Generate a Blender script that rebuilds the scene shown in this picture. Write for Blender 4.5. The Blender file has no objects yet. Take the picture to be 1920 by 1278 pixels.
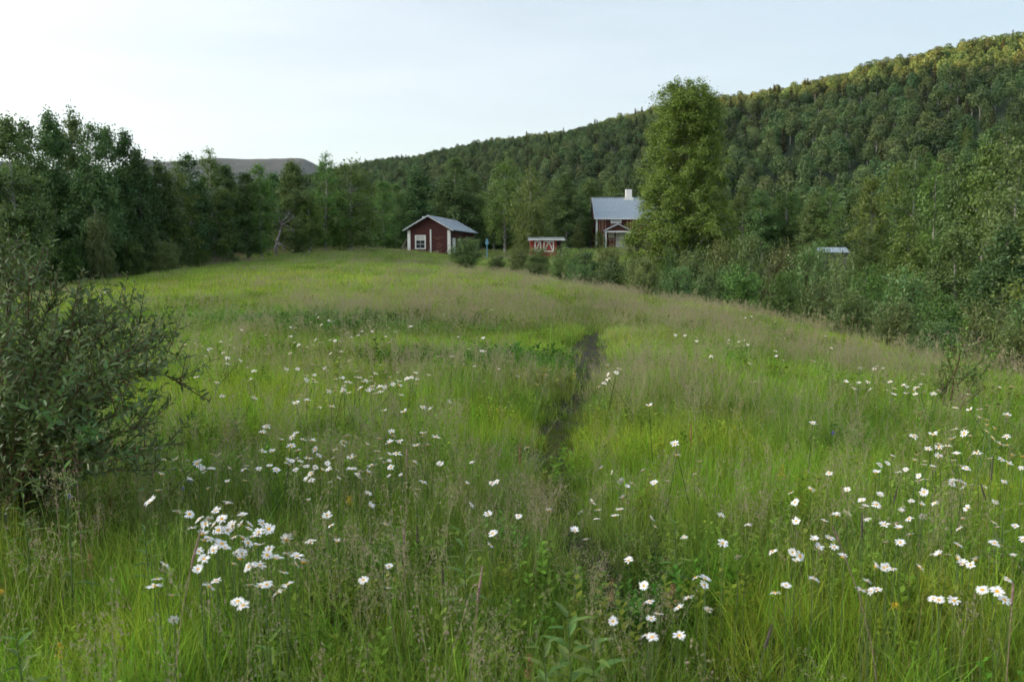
import bpy, math, random
import numpy as np
from mathutils import Vector, Matrix, Euler
R = math.radians
rng = np.random.default_rng(7)
random.seed(7)
S = bpy.context.scene
C = S.collection

# ---------------------------------------------------------------- camera, sky, sun, exposure
FPX = 1493.0                       # focal length in photograph pixels (28 mm lens)
PITCH = math.atan((639 - 480) / FPX)
CZ = 1.58
cam_d = bpy.data.cameras.new('camera'); cam = bpy.data.objects.new('camera', cam_d); C.objects.link(cam)
cam_d.sensor_width = 36; cam_d.lens = FPX / 1920 * 36
cam_d.clip_start = 0.05; cam_d.clip_end = 20000
cam.location = (0, 0, CZ); cam.rotation_euler = (math.pi/2 - PITCH, 0, 0)
cam_d.dof.use_dof = True; cam_d.dof.focus_distance = 6.0; cam_d.dof.aperture_fstop = 4.0
S.camera = cam

SUN_EL, SUN_AZ = 4.2, 266.0        # degrees; azimuth clockwise from +Y, so the sun stands on the left
W = bpy.data.worlds.new('World'); S.world = W; W.use_nodes = True
nt = W.node_tree; nt.nodes.clear()
N = nt.nodes.new; L = nt.links.new
wo = N('ShaderNodeOutputWorld'); bg = N('ShaderNodeBackground'); sky = N('ShaderNodeTexSky')
sky.sky_type = 'NISHITA'; sky.sun_disc = False; sky.sun_elevation = R(SUN_EL); sky.sun_rotation = R(SUN_AZ)
sky.air_density = 1.0; sky.dust_density = 0.6; sky.ozone_density = 1.5; sky.altitude = 300
bg.inputs['Strength'].default_value = 0.15
# a thin, even veil of high cloud over the clear sky
tc = N('ShaderNodeTexCoord'); mp = N('ShaderNodeMapping'); mp.inputs['Scale'].default_value = (1.0, 1.6, 7.0)
mp.inputs['Rotation'].default_value = (0, R(-12), R(20))
ns = N('ShaderNodeTexNoise'); ns.inputs['Scale'].default_value = 1.6; ns.inputs['Detail'].default_value = 6; ns.inputs['Roughness'].default_value = 0.55
mr = N('ShaderNodeMapRange'); mr.inputs['From Min'].default_value = 0.35; mr.inputs['From Max'].default_value = 0.75
mr.inputs['To Min'].default_value = 0.66; mr.inputs['To Max'].default_value = 0.80
mix = N('ShaderNodeMix'); mix.data_type = 'RGBA'; 
# thin cloud scatters the low sun forwards: the veil grows paler and brighter towards the sun; a strong glow round the unseen sun is added to brighten the land
vd = N('ShaderNodeVectorMath'); vd.operation = 'DOT_PRODUCT'; vd.inputs[1].default_value = (math.sin(R(SUN_AZ)), math.cos(R(SUN_AZ)), 0.0)
vr = N('ShaderNodeMapRange'); vr.inputs['From Min'].default_value = -1; vr.inputs['From Max'].default_value = 1
vc = N('ShaderNodeMix'); vc.data_type = 'RGBA'; vc.inputs['A'].default_value = (.95, 1.22, 1.52, 1); vc.inputs['B'].default_value = (2.55, 2.55, 2.62, 1)
L(tc.outputs['Generated'], vd.inputs[0]); L(vd.outputs['Value'], vr.inputs['Value']); L(vr.outputs['Result'], vc.inputs['Factor']); 
au = N('ShaderNodeMath'); au.operation = 'POWER'; au.inputs[1].default_value = 14.0; L(vr.outputs['Result'], au.inputs[0])
av = N('ShaderNodeMix'); av.data_type = 'RGBA'; av.blend_type = 'ADD'; av.inputs['B'].default_value = (38.0, 35.0, 30.0, 1)
L(au.outputs[0], av.inputs['Factor']); 
n2 = N('ShaderNodeTexNoise'); n2.inputs['Scale'].default_value = 3.2; n2.inputs['Detail'].default_value = 7; n2.inputs['Roughness'].default_value = .6
m2 = N('ShaderNodeMapRange'); m2.inputs['From Min'].default_value = .3; m2.inputs['From Max'].default_value = .75; m2.inputs['To Min'].default_value = .97; m2.inputs['To Max'].default_value = 1.05
vs = N('ShaderNodeVectorMath'); vs.operation = 'SCALE'; L(mp.outputs['Vector'], n2.inputs['Vector']); L(n2.outputs['Fac'], m2.inputs['Value']); L(m2.outputs['Result'], vs.inputs['Scale']); L(vc.outputs['Result'], vs.inputs[0])
L(vs.outputs[0], av.inputs['A']); L(av.outputs['Result'], mix.inputs['B'])
L(tc.outputs['Generated'], mp.inputs['Vector']); L(mp.outputs['Vector'], ns.inputs['Vector'])
L(ns.outputs['Fac'], mr.inputs['Value']); L(mr.outputs['Result'], mix.inputs['Factor'])
L(sky.outputs['Color'], mix.inputs['A']); L(mix.outputs['Result'], bg.inputs['Color']); L(bg.outputs['Background'], wo.inputs['Surface'])

sd = bpy.data.lights.new('sun', 'SUN'); sun = bpy.data.objects.new('sun', sd); C.objects.link(sun)
sd.energy = 5.0; sd.angle = R(0.5); sd.color = (1.0, 0.62, 0.22)
_az, _el = R(SUN_AZ), R(SUN_EL)
sv = Vector((math.sin(_az)*math.cos(_el), math.cos(_az)*math.cos(_el), math.sin(_el)))
sun.rotation_euler = sv.to_track_quat('Z', 'Y').to_euler(); sun.location = (-50, 0, 60)

S.view_settings.view_transform = 'Standard'; S.view_settings.look = 'None'
S.view_settings.gamma = 1.0; S.view_settings.use_curve_mapping = False
S.view_settings.exposure = 1.72
S.render.engine = 'CYCLES'
cy = S.cycles
cy.max_bounces = 6; cy.diffuse_bounces = 4; cy.glossy_bounces = 2; cy.transmission_bounces = 4; cy.transparent_max_bounces = 6
cy.volume_bounces = 0; cy.use_denoising = True; cy.use_adaptive_sampling = True; cy.adaptive_threshold = 0.02
cy.caustics_reflective = False; cy.caustics_refractive = False
cy.sample_clamp_indirect = 6.0; cy.sample_clamp_direct = 0.0
try:
    cy.denoiser = 'OPENIMAGEDENOISE'; cy.denoising_prefilter = 'ACCURATE'; cy.denoising_input_passes = 'RGB_ALBEDO_NORMAL'
except Exception: pass

# ---------------------------------------------------------------- geometry of the view: pixels of the photograph to places
_f = np.array([0, math.cos(PITCH), -math.sin(PITCH)]); _u = np.array([0, math.sin(PITCH), math.cos(PITCH)])
def ray(px, py):
    return np.array([(px-960)/FPX, 0, 0]) + _u*((639-py)/FPX) + _f
def at(px, py, Y):
    d = ray(px, py); return np.array([0, 0, CZ]) + d*(Y/d[1])

# value noise
def _hash(i, j, s):
    n = (i*374761393 + j*668265263 + s*1442695041) & 0xffffffff
    n = ((n ^ (n >> 13))*1274126177) & 0xffffffff
    return ((n ^ (n >> 16)) & 0xffff)/65535.0
def vnoise(x, y, s=0):
    x = np.asarray(x, float); y = np.asarray(y, float)
    i = np.floor(x).astype(np.int64); j = np.floor(y).astype(np.int64)
    u = x-i; v = y-j; u = u*u*(3-2*u); v = v*v*(3-2*v)
    a, b, c, d = _hash(i, j, s), _hash(i+1, j, s), _hash(i, j+1, s), _hash(i+1, j+1, s)
    return (a*(1-u)+b*u)*(1-v) + (c*(1-u)+d*u)*v
def fbm(x, y, s=0, o=4):
    r = 0; a = 0.5; t = 0
    for k in range(o):
        r = r + a*vnoise(x*2**k, y*2**k, s+k*17); t += a; a *= 0.5
    return r/t
def sstep(a, b, x):
    t = np.clip((x-a)/(b-a), 0, 1); return t*t*(3-2*t)

# ---------------------------------------------------------------- the lie of the land
_cp = [(0,0,0),(3,0,0),(-3,0,0.02),(0,-6,0),(0,5,0),(3,5,-.02),(-3,5,.02),(0,10,.0),(0,19,.05),(5,8,-.12),(5,14,-.3),(-6,10,0),
       (-10,18,.0),(-15,8,-.2),(-20,25,-.5),(-8,32,.45),(0,32,.3),(5,26,-.2),(-3,45,.65)]
for px, py, Y, gh in [(1300,575,38,.35),(1500,612,29,.35),(1700,648,22,.3),(1900,694,16,.3),(1150,548,44,.35),(1000,523,50,.3),
                      (100,537,45,.3),(380,499,55,.3),(520,476,65,.3),(600,468,70,.3),(650,465,73,.25),(740,467,76,.25),(845,482,78,.2),(900,500,60,.3)]:
    p = at(px, py, Y); _cp.append((p[0], p[1], p[2]-gh))
_cp += [(14,38,-2.6),(15,29,-2.9),(15,20,-2.5),(14,12,-1.6),(22,45,-3.6),(10,58,-1.2),(30,65,-3.4),(5,62,.3),(12,80,1.0),(14,104,2.4),(22,108,2.2),(4,92,1.7),(4,75,.9),
        (-10,95,1.8),(28,72,-1.2),(45,90,-1.5),(-30,45,-1.2),(-30,62,-.6),(-28,78,.2),(-45,60,-2),(-40,110,1),(0,140,2.5),(45,130,1),(90,110,0),(60,50,-4),(80,20,-5),
        (-70,30,-3),(-80,90,-1),(20,0,-2.2),(-20,-10,-.5),(30,-20,-3),(0,-40,0)]
_cp = np.array(_cp, float)
def _tps(r2): return np.where(r2 > 1e-9, r2*np.log(r2+1e-12), 0)
def _solve():
    P = _cp[:, :2]; n = len(P)
    K = _tps(((P[:, None]-P[None])**2).sum(-1)) + np.eye(n)*2.0
    Q = np.c_[np.ones(n), P]; A = np.zeros((n+3, n+3)); A[:n, :n] = K; A[:n, n:] = Q; A[n:, :n] = Q.T
    return np.linalg.solve(A, np.r_[_cp[:, 2], 0, 0, 0])
_w = _solve()
def _base(x, y):
    sh = x.shape; x = x.ravel(); y = y.ravel(); out = np.empty(len(x))
    for k in range(0, len(x), 40000):
        a, b = x[k:k+40000], y[k:k+40000]
        r2 = (a[:, None]-_cp[None, :, 0])**2 + (b[:, None]-_cp[None, :, 1])**2
        out[k:k+40000] = _tps(r2) @ _w[:-3] + _w[-3] + _w[-2]*a + _w[-1]*b
    return out.reshape(sh)
PATH = []                          # centre line of the trodden path, filled in below
def ht(x, y, fine=True):
    x = np.atleast_1d(np.asarray(x, float)); y = np.atleast_1d(np.asarray(y, float))
    d = np.hypot(x-0, y-50)
    w = 1-sstep(95, 150, d)
    xc, yc = np.clip(x, -95, 105), np.clip(y, -50, 160)
    z = _base(xc, yc)*w + (0.0)*(1-w)
    # the long wooded hill on the right and behind
    s = 0.70*x + 0.713*y; u = 0.713*x - 0.70*y
    along = np.interp(u, [-1000, -760, -535, -440, -354, -290, -234, -160, -80, 0, 130, 300, 500], [25, 50, 64, 66, 68, 70.5, 72.5, 77, 82, 87, 96, 114, 128]) + 1.2*np.sin(u*.05)
    t = np.clip((s-160)/(384-160), 0, 1)
    up = np.sin(t*math.pi/2)**1.35
    hill = along*up*(1 - 0.25*sstep(384, 800, s))*sstep(-60, 60, y+0*x+60)
    hill = hill + up*5*(fbm(x/60, y/60, 5)-.5)
    # the long ridge on the left, outside the picture, that keeps the evening sun off the valley
    lr = 127*np.exp(-((x+760+0.05*y)/210.0)**2)*sstep(1900, 1300, y)*sstep(-1400, -900, y)*(0.97+0.06*fbm(x/200, y/200, 9)) + 520*np.exp(-((x+3000)/420.0)**2)*sstep(1350, 1900, y)*(0.96+.08*fbm(x/300, y/300, 12))
    far = sstep(200, 700, np.hypot(x, y))*6*(fbm(x/300, y/300, 31)-.5)
    z = z + hill + lr + far
    if fine:
        nr = 1-sstep(60, 110, d)
        z = z + nr*(0.10*(fbm(x/2.2, y/2.2, 3)-.5) + 0.40*(fbm(x/7, y/7, 4)-.5)*sstep(3, 12, y))
        if len(PATH):
            dd = path_dist(x, y); z = z - 0.05*np.exp(-(dd/0.24)**2)
    return z
def path_dist(x, y):
    P = np.array(PATH); x = np.atleast_1d(x); y = np.atleast_1d(y); best = np.full(x.shape, 1e9)
    m = (y > -1) & (y < 60) & (np.abs(x) < 12)
    if m.any():
        xm, ym = x[m], y[m]; b = np.full(xm.shape, 1e9)
        for (ax, ay), (bx, by) in zip(P[:-1], P[1:]):
            vx, vy = bx-ax, by-ay; t = np.clip(((xm-ax)*vx+(ym-ay)*vy)/(vx*vx+vy*vy), 0, 1)
            b = np.minimum(b, np.hypot(xm-ax-t*vx, ym-ay-t*vy))
        best[m] = b
    return best
def h1(x, y): return float(ht(x, y)[0])
def hit(px, py, above=0.0, far=140):
    """where the line of sight through a pixel meets the land raised by ABOVE (vectorised over px, py)"""
    px = np.atleast_1d(np.asarray(px, float)); py = np.atleast_1d(np.asarray(py, float))
    d = np.stack([(px-960)/FPX, 0*px, 0*px], -1) + _u*((639-py)/FPX)[:, None] + _f
    ts = 0.8*np.exp(np.linspace(0, math.log(far/0.8), 420))
    X = d[:, 0, None]*ts; Y = d[:, 1, None]*ts; Z = CZ + d[:, 2, None]*ts
    g = Z - ht(X.ravel(), Y.ravel()).reshape(X.shape) - above
    k = np.argmax(g < 0, 1); k = np.where((g < 0).any(1), k, len(ts)-1); k = np.maximum(k, 1); i = np.arange(len(k))
    g0, g1 = g[i, k-1], g[i, k]; t = ts[k-1] + (ts[k]-ts[k-1])*np.clip(g0/(g0-g1+1e-9), 0, 1)
    return np.stack([d[:, 0]*t, d[:, 1]*t], -1)
_pp = [(1290,1278),(1215,1180),(1140,1090),(1075,1000),(1045,930),(1038,880),(1040,840),(1052,795),(1062,765),(1092,725),(1108,695),(1110,655),(1112,615)]
_ph = hit([p[0] for p in _pp], [p[1]+6 for p in _pp])
PATH = [(float(_ph[0][0])+1.0, 1.0)] + [tuple(map(float, p)) for p in _ph]
_e = PATH[-1]
PATH += [(_e[0]-.35, _e[1]+4), (_e[0]-1.6, _e[1]+11), (_e[0]-2.8, _e[1]+20), (_e[0]-3.6, _e[1]+32)]
# smooth it
def _smooth(P, n=3):
    for _ in range(n):
        Q = [P[0]]
        for a, b in zip(P[:-1], P[1:]):
            Q += [(a[0]*.75+b[0]*.25, a[1]*.75+b[1]*.25), (a[0]*.25+b[0]*.75, a[1]*.25+b[1]*.75)]
        P = Q+[P[-1]]
    return P
PATH = _smooth(PATH, 2)

# ---------------------------------------------------------------- materials
def hexlin(r, g, b):
    f = lambda c: (c/255/12.92 if c/255 <= .04045 else ((c/255+.055)/1.055)**2.4)
    return (f(r), f(g), f(b))
def new_mat(name):
    m = bpy.data.materials.new(name); m.use_nodes = True; m.node_tree.nodes.clear(); return m, m.node_tree
def simple(name, col, rough=.7, var=.15, scale=8., metal=0, bump=0.0, col2=None, detail=5, stretch=(1,1,1)):
    """base colour broken up by noise, with matching relief"""
    m, t = new_mat(name); n, l = t.nodes.new, t.links.new
    o = n('ShaderNodeOutputMaterial'); b = n('ShaderNodeBsdfPrincipled'); b.inputs['Roughness'].default_value = rough; b.inputs['Metallic'].default_value = metal
    tc = n('ShaderNodeTexCoord'); mp = n('ShaderNodeMapping'); mp.inputs['Scale'].default_value = stretch
    ns = n('ShaderNodeTexNoise'); ns.inputs['Scale'].default_value = scale; ns.inputs['Detail'].default_value = detail; ns.inputs['Roughness'].default_value = .65
    cr = n('ShaderNodeValToRGB'); c2 = col2 or tuple(c*(1-var*2) for c in col); c1 = tuple(min(1, c*(1+var)) for c in col)
    cr.color_ramp.elements[0].color = (*c2, 1); cr.color_ramp.elements[1].color = (*c1, 1)
    cr.color_ramp.elements[0].position = .35; cr.color_ramp.elements[1].position = .62
    l(tc.outputs['Object'], mp.inputs['Vector']); l(mp.outputs['Vector'], ns.inputs['Vector']); l(ns.outputs['Fac'], cr.inputs['Fac']); l(cr.outputs['Color'], b.inputs['Base Color'])
    if bump:
        bp = n('ShaderNodeBump'); bp.inputs['Strength'].default_value = bump; bp.inputs['Distance'].default_value = .02
        l(ns.outputs['Fac'], bp.inputs['Height']); l(bp.outputs['Normal'], b.inputs['Normal'])
    l(b.outputs['BSDF'], o.inputs['Surface']); return m
def leafy(name, c_dark, c_light, trans=.35, gloss=.025, rough=.4, objvar=.25, attr='tint', instancer=False, hue=.03):
    """thin leaves: diffuse + light through + a little sheen; colour differs by leaf (attribute) and by plant"""
    m, t = new_mat(name); n, l = t.nodes.new, t.links.new
    o = n('ShaderNodeOutputMaterial'); a = n('ShaderNodeAttribute'); a.attribute_name = attr
    mx = n('ShaderNodeMix'); mx.data_type = 'RGBA'; mx.inputs['A'].default_value = (*c_dark, 1); mx.inputs['B'].default_value = (*c_light, 1)
    l(a.outputs['Fac'], mx.inputs['Factor'])
    oi = n('ShaderNodeObjectInfo'); hs = n('ShaderNodeHueSaturation')
    m1 = n('ShaderNodeMapRange'); m1.inputs['To Min'].default_value = .5-hue; m1.inputs['To Max'].default_value = .5+hue
    m2 = n('ShaderNodeMapRange'); m2.inputs['To Min'].default_value = 1-objvar; m2.inputs['To Max'].default_value = 1+objvar
    ml = n('ShaderNodeMath'); ml.operation = 'MULTIPLY'; ml.inputs[1].default_value = 7.31; mf = n('ShaderNodeMath'); mf.operation = 'FRACT'
    l(oi.outputs['Random'], m1.inputs['Value']); l(oi.outputs['Random'], ml.inputs[0]); l(ml.outputs[0], mf.inputs[0]); l(mf.outputs[0], m2.inputs['Value'])
    l(m1.outputs['Result'], hs.inputs['Hue']); l(m2.outputs['Result'], hs.inputs['Value']); l(mx.outputs['Result'], hs.inputs['Color'])
    d = n('ShaderNodeBsdfDiffuse'); tr = n('ShaderNodeBsdfTranslucent'); gl = n('ShaderNodeBsdfGlossy'); gl.inputs['Roughness'].default_value = rough
    gl.inputs['Color'].default_value = (1, 1, 1, 1)
    s1 = n('ShaderNodeMixShader'); s1.inputs[0].default_value = trans; s2 = n('ShaderNodeMixShader'); s2.inputs[0].default_value = gloss
    l(hs.outputs['Color'], d.inputs['Color']); l(hs.outputs['Color'], tr.inputs['Color'])
    l(d.outputs[0], s1.inputs[1]); l(tr.outputs[0], s1.inputs[2]); l(s1.outputs[0], s2.inputs[1]); l(gl.outputs[0], s2.inputs[2]); l(s2.outputs[0], o.inputs['Surface'])
    return m
def grassy(name, straw=(.40, .34, .17), trans=.42, root=.0, amt=1.0):
    """blades: colour carried by each tuft (instancer attribute col), varied by blade (tint); stalk parts (kind 1) go straw or mauve"""
    m, t = new_mat(name); n, l = t.nodes.new, t.links.new
    o = n('ShaderNodeOutputMaterial'); a = n('ShaderNodeAttribute'); a.attribute_type = 'INSTANCER'; a.attribute_name = 'col'
    b = n('ShaderNodeAttribute'); b.attribute_name = 'tint'; c = n('ShaderNodeAttribute'); c.attribute_name = 'straw'
    mr = n('ShaderNodeMapRange'); mr.inputs['To Min'].default_value = .6; mr.inputs['To Max'].default_value = 1.4; l(b.outputs['Fac'], mr.inputs['Value'])
    vm = n('ShaderNodeVectorMath'); vm.operation = 'SCALE'; l(a.outputs['Vector'], vm.inputs[0]); l(mr.outputs['Result'], vm.inputs['Scale'])
    mx = n('ShaderNodeMix'); mx.data_type = 'RGBA'; l(c.outputs['Fac'], mx.inputs['Factor']); l(vm.outputs[0], mx.inputs['A']); mx.inputs['B'].default_value = (*straw, 1)
    d = n('ShaderNodeBsdfDiffuse'); tr = n('ShaderNodeBsdfTranslucent'); gl = n('ShaderNodeBsdfGlossy'); gl.inputs['Roughness'].default_value = .45
    s1 = n('ShaderNodeMixShader'); s1.inputs[0].default_value = trans; s2 = n('ShaderNodeMixShader'); s2.inputs[0].default_value = .01
    l(mx.outputs['Result'], d.inputs['Color']); l(mx.outputs['Result'], tr.inputs['Color'])
    l(d.outputs[0], s1.inputs[1]); l(tr.outputs[0], s1.inputs[2]); l(s1.outputs[0], s2.inputs[1]); l(gl.outputs[0], s2.inputs[2]); l(s2.outputs[0], o.inputs['Surface'])
    return m
M = {}
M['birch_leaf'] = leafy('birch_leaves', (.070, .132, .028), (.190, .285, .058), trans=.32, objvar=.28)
M['birch_leaf_dark'] = leafy('shaded_birch_leaves', (.072, .138, .042), (.170, .260, .075), trans=.34, objvar=.2)  # birch leaves again, with the shade of the wood put into the colour
M['big_birch_leaf'] = leafy('old_birch_leaves', (.150, .195, .030), (.290, .350, .060), trans=.34, objvar=.02)
M['hill_leaf'] = leafy('hill_birch_leaves', (.052, .102, .044), (.140, .190, .060), trans=.25, gloss=.015, objvar=.42)
M['spruce_leaf'] = leafy('spruce_needles', (.035, .050, .022), (.075, .085, .035), trans=.1, gloss=.015, objvar=.3)
M['willow_leaf'] = leafy('willow_leaves', (.090, .160, .040), (.200, .290, .085), trans=.33, gloss=.035, rough=.35, objvar=.28, hue=.035)
M['near_willow'] = leafy('glossy_willow_leaves', (.065, .145, .040), (.140, .255, .072), trans=.33, gloss=.04, rough=.3, objvar=.3)
M['herb'] = leafy('herb_leaves', (.08, .16, .03), (.19, .29, .06), trans=.3, gloss=.03, objvar=.3)
M['birch_bark'] = simple('birch_bark', (.42, .40, .37), .8, .2, 3, col2=(.06, .055, .05), stretch=(1, 1, 3))
M['dark_bark'] = simple('dark_bark', (.07, .055, .045), .9, .3, 6)
M['willow_bark'] = simple('willow_twigs', (.12, .055, .03), .6, .3, 10)
M['dead_wood'] = simple('grey_dead_wood', (.26, .24, .25), .85, .25, 6, bump=.4)
M['grass'] = grassy('meadow_grass')
M['panicle'] = grassy('grass_panicles', straw=(.42, .31, .26), trans=.4)
M['stem'] = simple('green_stems', (.09, .14, .04), .6, .2, 10)
M['petal'] = simple('white_petals', (.80, .80, .79), .6, .03, 20)
M['disc'] = simple('yellow_flower_discs', (.75, .42, .02), .8, .15, 200)
M['violet'] = simple('violet_petals', (.14, .07, .42), .6, .2, 20)
M['rust'] = simple('rusty_seeds', (.30, .13, .07), .8, .3, 80)
M['mauve'] = simple('mauve_seed_plumes', (.30, .19, .17), .9, .25, 60)
M['spike'] = simple('dark_seed_spikes', (.09, .075, .06), .9, .3, 90)
M['goldenflower'] = simple('golden_flowers', (.62, .42, .02), .8, .2, 60)
M['red_board'] = simple('falun_red_boards', (.075, .018, .016), .85, .25, 5, col2=(.032, .011, .010), bump=.4, stretch=(1, 1, 6))
M['worn_board'] = simple('weathered_brown_boards', (.075, .022, .014), .85, .3, 4, col2=(.028, .012, .010), bump=.4, stretch=(3, 3, .7))
M['worn_orange'] = simple('sun_bleached_board', (.33, .17, .11), .85, .3, 6, col2=(.11, .035, .02), stretch=(3, 3, .7))
M['shed_red'] = simple('faded_red_boards', (.33, .05, .035), .8, .2, 5, stretch=(3, 3, .7))
M['white'] = simple('white_painted_wood', (.80, .80, .79), .55, .05, 12)
M['plaster'] = simple('white_plaster', (.82, .82, .80), .8, .05, 6, bump=.2)
M['sheet'] = simple('zinc_sheet_roof', (.33, .39, .44), .42, .12, 6., metal=.35, col2=(.27, .32, .37), detail=8, stretch=(1, 1, .3))
M['sheet2'] = simple('corrugated_zinc', (.45, .50, .53), .35, .12, 2.2, metal=.4, detail=8)
M['black'] = simple('black_metal', (.02, .02, .02), .5, .2, 5)
M['glass'] = simple('window_glass', (.03, .04, .05), .06, .1, 2)
M['curtain'] = simple('lace_curtain', (.62, .62, .6), .9, .2, 60)
M['cream'] = simple('cream_shutter', (.72, .70, .60), .7, .08, 3)
M['blue'] = simple('pale_blue_paint', (.16, .36, .50), .5, .12, 8)
M['wood'] = simple('grey_wood', (.22, .20, .18), .8, .25, 8, stretch=(4, 4, .7))
M['stone'] = simple('grey_stone', (.25, .25, .24), .9, .25, 6, bump=.6)

# ---------------------------------------------------------------- mesh helpers
def tag(o, label=None, cat=None, group=None, kind=None):
    if label: o['label'] = label
    if cat: o['category'] = cat
    if group: o['group'] = group
    if kind: o['kind'] = kind
    return o
def empty(name, loc, rz=0, sc=1):
    o = bpy.data.objects.new(name, None); C.objects.link(o); o.location = loc; o.rotation_euler = (0, 0, rz)
    o.scale = (sc,)*3 if not hasattr(sc, '__len__') else sc; o.empty_display_size = .2; return o
def np_mesh(name, V, F, mats, mi=None, attrs=None, smooth=False):
    """V (n,3); F (m,k) int (k = 3 or 4; mixed given as list of two arrays)"""
    Fs = F if isinstance(F, list) else [F]
    me = bpy.data.meshes.new(name)
    V = np.asarray(V, np.float32); me.vertices.add(len(V)); me.vertices.foreach_set('co', V.ravel())
    loops = np.concatenate([np.asarray(f, np.int32).ravel() for f in Fs]); sizes = np.concatenate([np.full(len(f), f.shape[1], np.int32) for f in Fs if len(f)])
    me.loops.add(len(loops)); me.loops.foreach_set('vertex_index', loops)
    me.polygons.add(len(sizes)); me.polygons.foreach_set('loop_start', np.r_[0, np.cumsum(sizes)[:-1]].astype(np.int32))
    if mi is not None: me.polygons.foreach_set('material_index', np.asarray(mi, np.int32))
    for m in (mats if isinstance(mats, (list, tuple)) else [mats]): me.materials.append(m)
    if smooth: me.polygons.foreach_set('use_smooth', np.ones(len(sizes), bool))
    me.update(calc_edges=True)
    for k, v in (attrs or {}).items():
        a = me.attributes.new(k, 'FLOAT', 'FACE'); a.data.foreach_set('value', np.asarray(v, np.float32))
    return me
def link(name, me, parent=None, loc=None):
    o = bpy.data.objects.new(name, me); C.objects.link(o)
    if parent is not None: o.parent = parent
    if loc is not None: o.location = loc
    return o
def copy_tree(o, parent=None):
    c = o.copy(); C.objects.link(c); c.parent = parent
    for ch in o.children: copy_tree(ch, c)
    return c
class MB:
    """collects solids; build() links them as one mesh"""
    def __init__(s): s.v = []; s.f = []
    def box(s, x0, x1, y0, y1, z0, z1):
        b = len(s.v); s.v += [(x, y, z) for z in (z0, z1) for y in (y0, y1) for x in (x0, x1)]
        s.f += [tuple(b+i for i in q) for q in ((0,2,3,1),(4,5,7,6),(0,1,5,4),(2,6,7,3),(0,4,6,2),(1,3,7,5))]; return s
    def bar(s, a, b, w, d, up=(0,0,1)):
        a, b = Vector(a), Vector(b); t = (b-a).normalized(); u = Vector(up)
        if abs(t.dot(u)) > .98: u = Vector((0, 1, 0))
        x = t.cross(u).normalized(); y = x.cross(t).normalized(); k = len(s.v)
        for p in (a, b):
            for i, j in ((-1,-1),(1,-1),(1,1),(-1,1)): s.v.append(tuple(p + x*(i*w/2) + y*(j*d/2)))
        s.f += [tuple(k+i for i in q) for q in ((0,3,2,1),(4,5,6,7),(0,1,5,4),(1,2,6,5),(2,3,7,6),(3,0,4,7))]; return s
    def prism(s, poly, y0, y1):
        """polygon in x,z pushed along y"""
        k = len(s.v); n = len(poly); s.v += [(p[0], y0, p[1]) for p in poly]+[(p[0], y1, p[1]) for p in poly]
        s.f += [tuple(range(k, k+n)), tuple(range(k+2*n-1, k+n-1, -1))]
        s.f += [(k+(i+1)%n, k+i, k+n+i, k+n+(i+1)%n) for i in range(n)]; return s
    def tube(s, pts, rad, n=6):
        k0 = len(s.v); pts = [Vector(p) for p in pts]
        for i, p in enumerate(pts):
            t = (pts[min(i+1, len(pts)-1)]-pts[max(i-1, 0)]).normalized(); u = Vector((0, 0, 1)) if abs(t.z) < .9 else Vector((1, 0, 0))
            x = t.cross(u).normalized(); y = t.cross(x); r = rad[i] if hasattr(rad, '__len__') else rad
            for j in range(n): a = 2*math.pi*j/n; s.v.append(tuple(p + x*(r*math.cos(a)) + y*(r*math.sin(a))))
        for i in range(len(pts)-1):
            for j in range(n): a = k0+i*n+j; b = k0+i*n+(j+1)%n; s.f.append((a, b, b+n, a+n))
        s.f.append(tuple(range(k0+n-1, k0-1, -1))); e = k0+(len(pts)-1)*n; s.f.append(tuple(range(e, e+n))); return s
    def mesh(s, name, mat, smooth=False):
        me = bpy.data.meshes.new(name); me.from_pydata(s.v, [], s.f); me.materials.append(mat)
        if smooth:
            for p in me.polygons: p.use_smooth = True
        me.update(); return me
    def build(s, name, mat, parent=None, smooth=False, loc=None): return link(name, s.mesh(name, mat, smooth), parent, loc)
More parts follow.
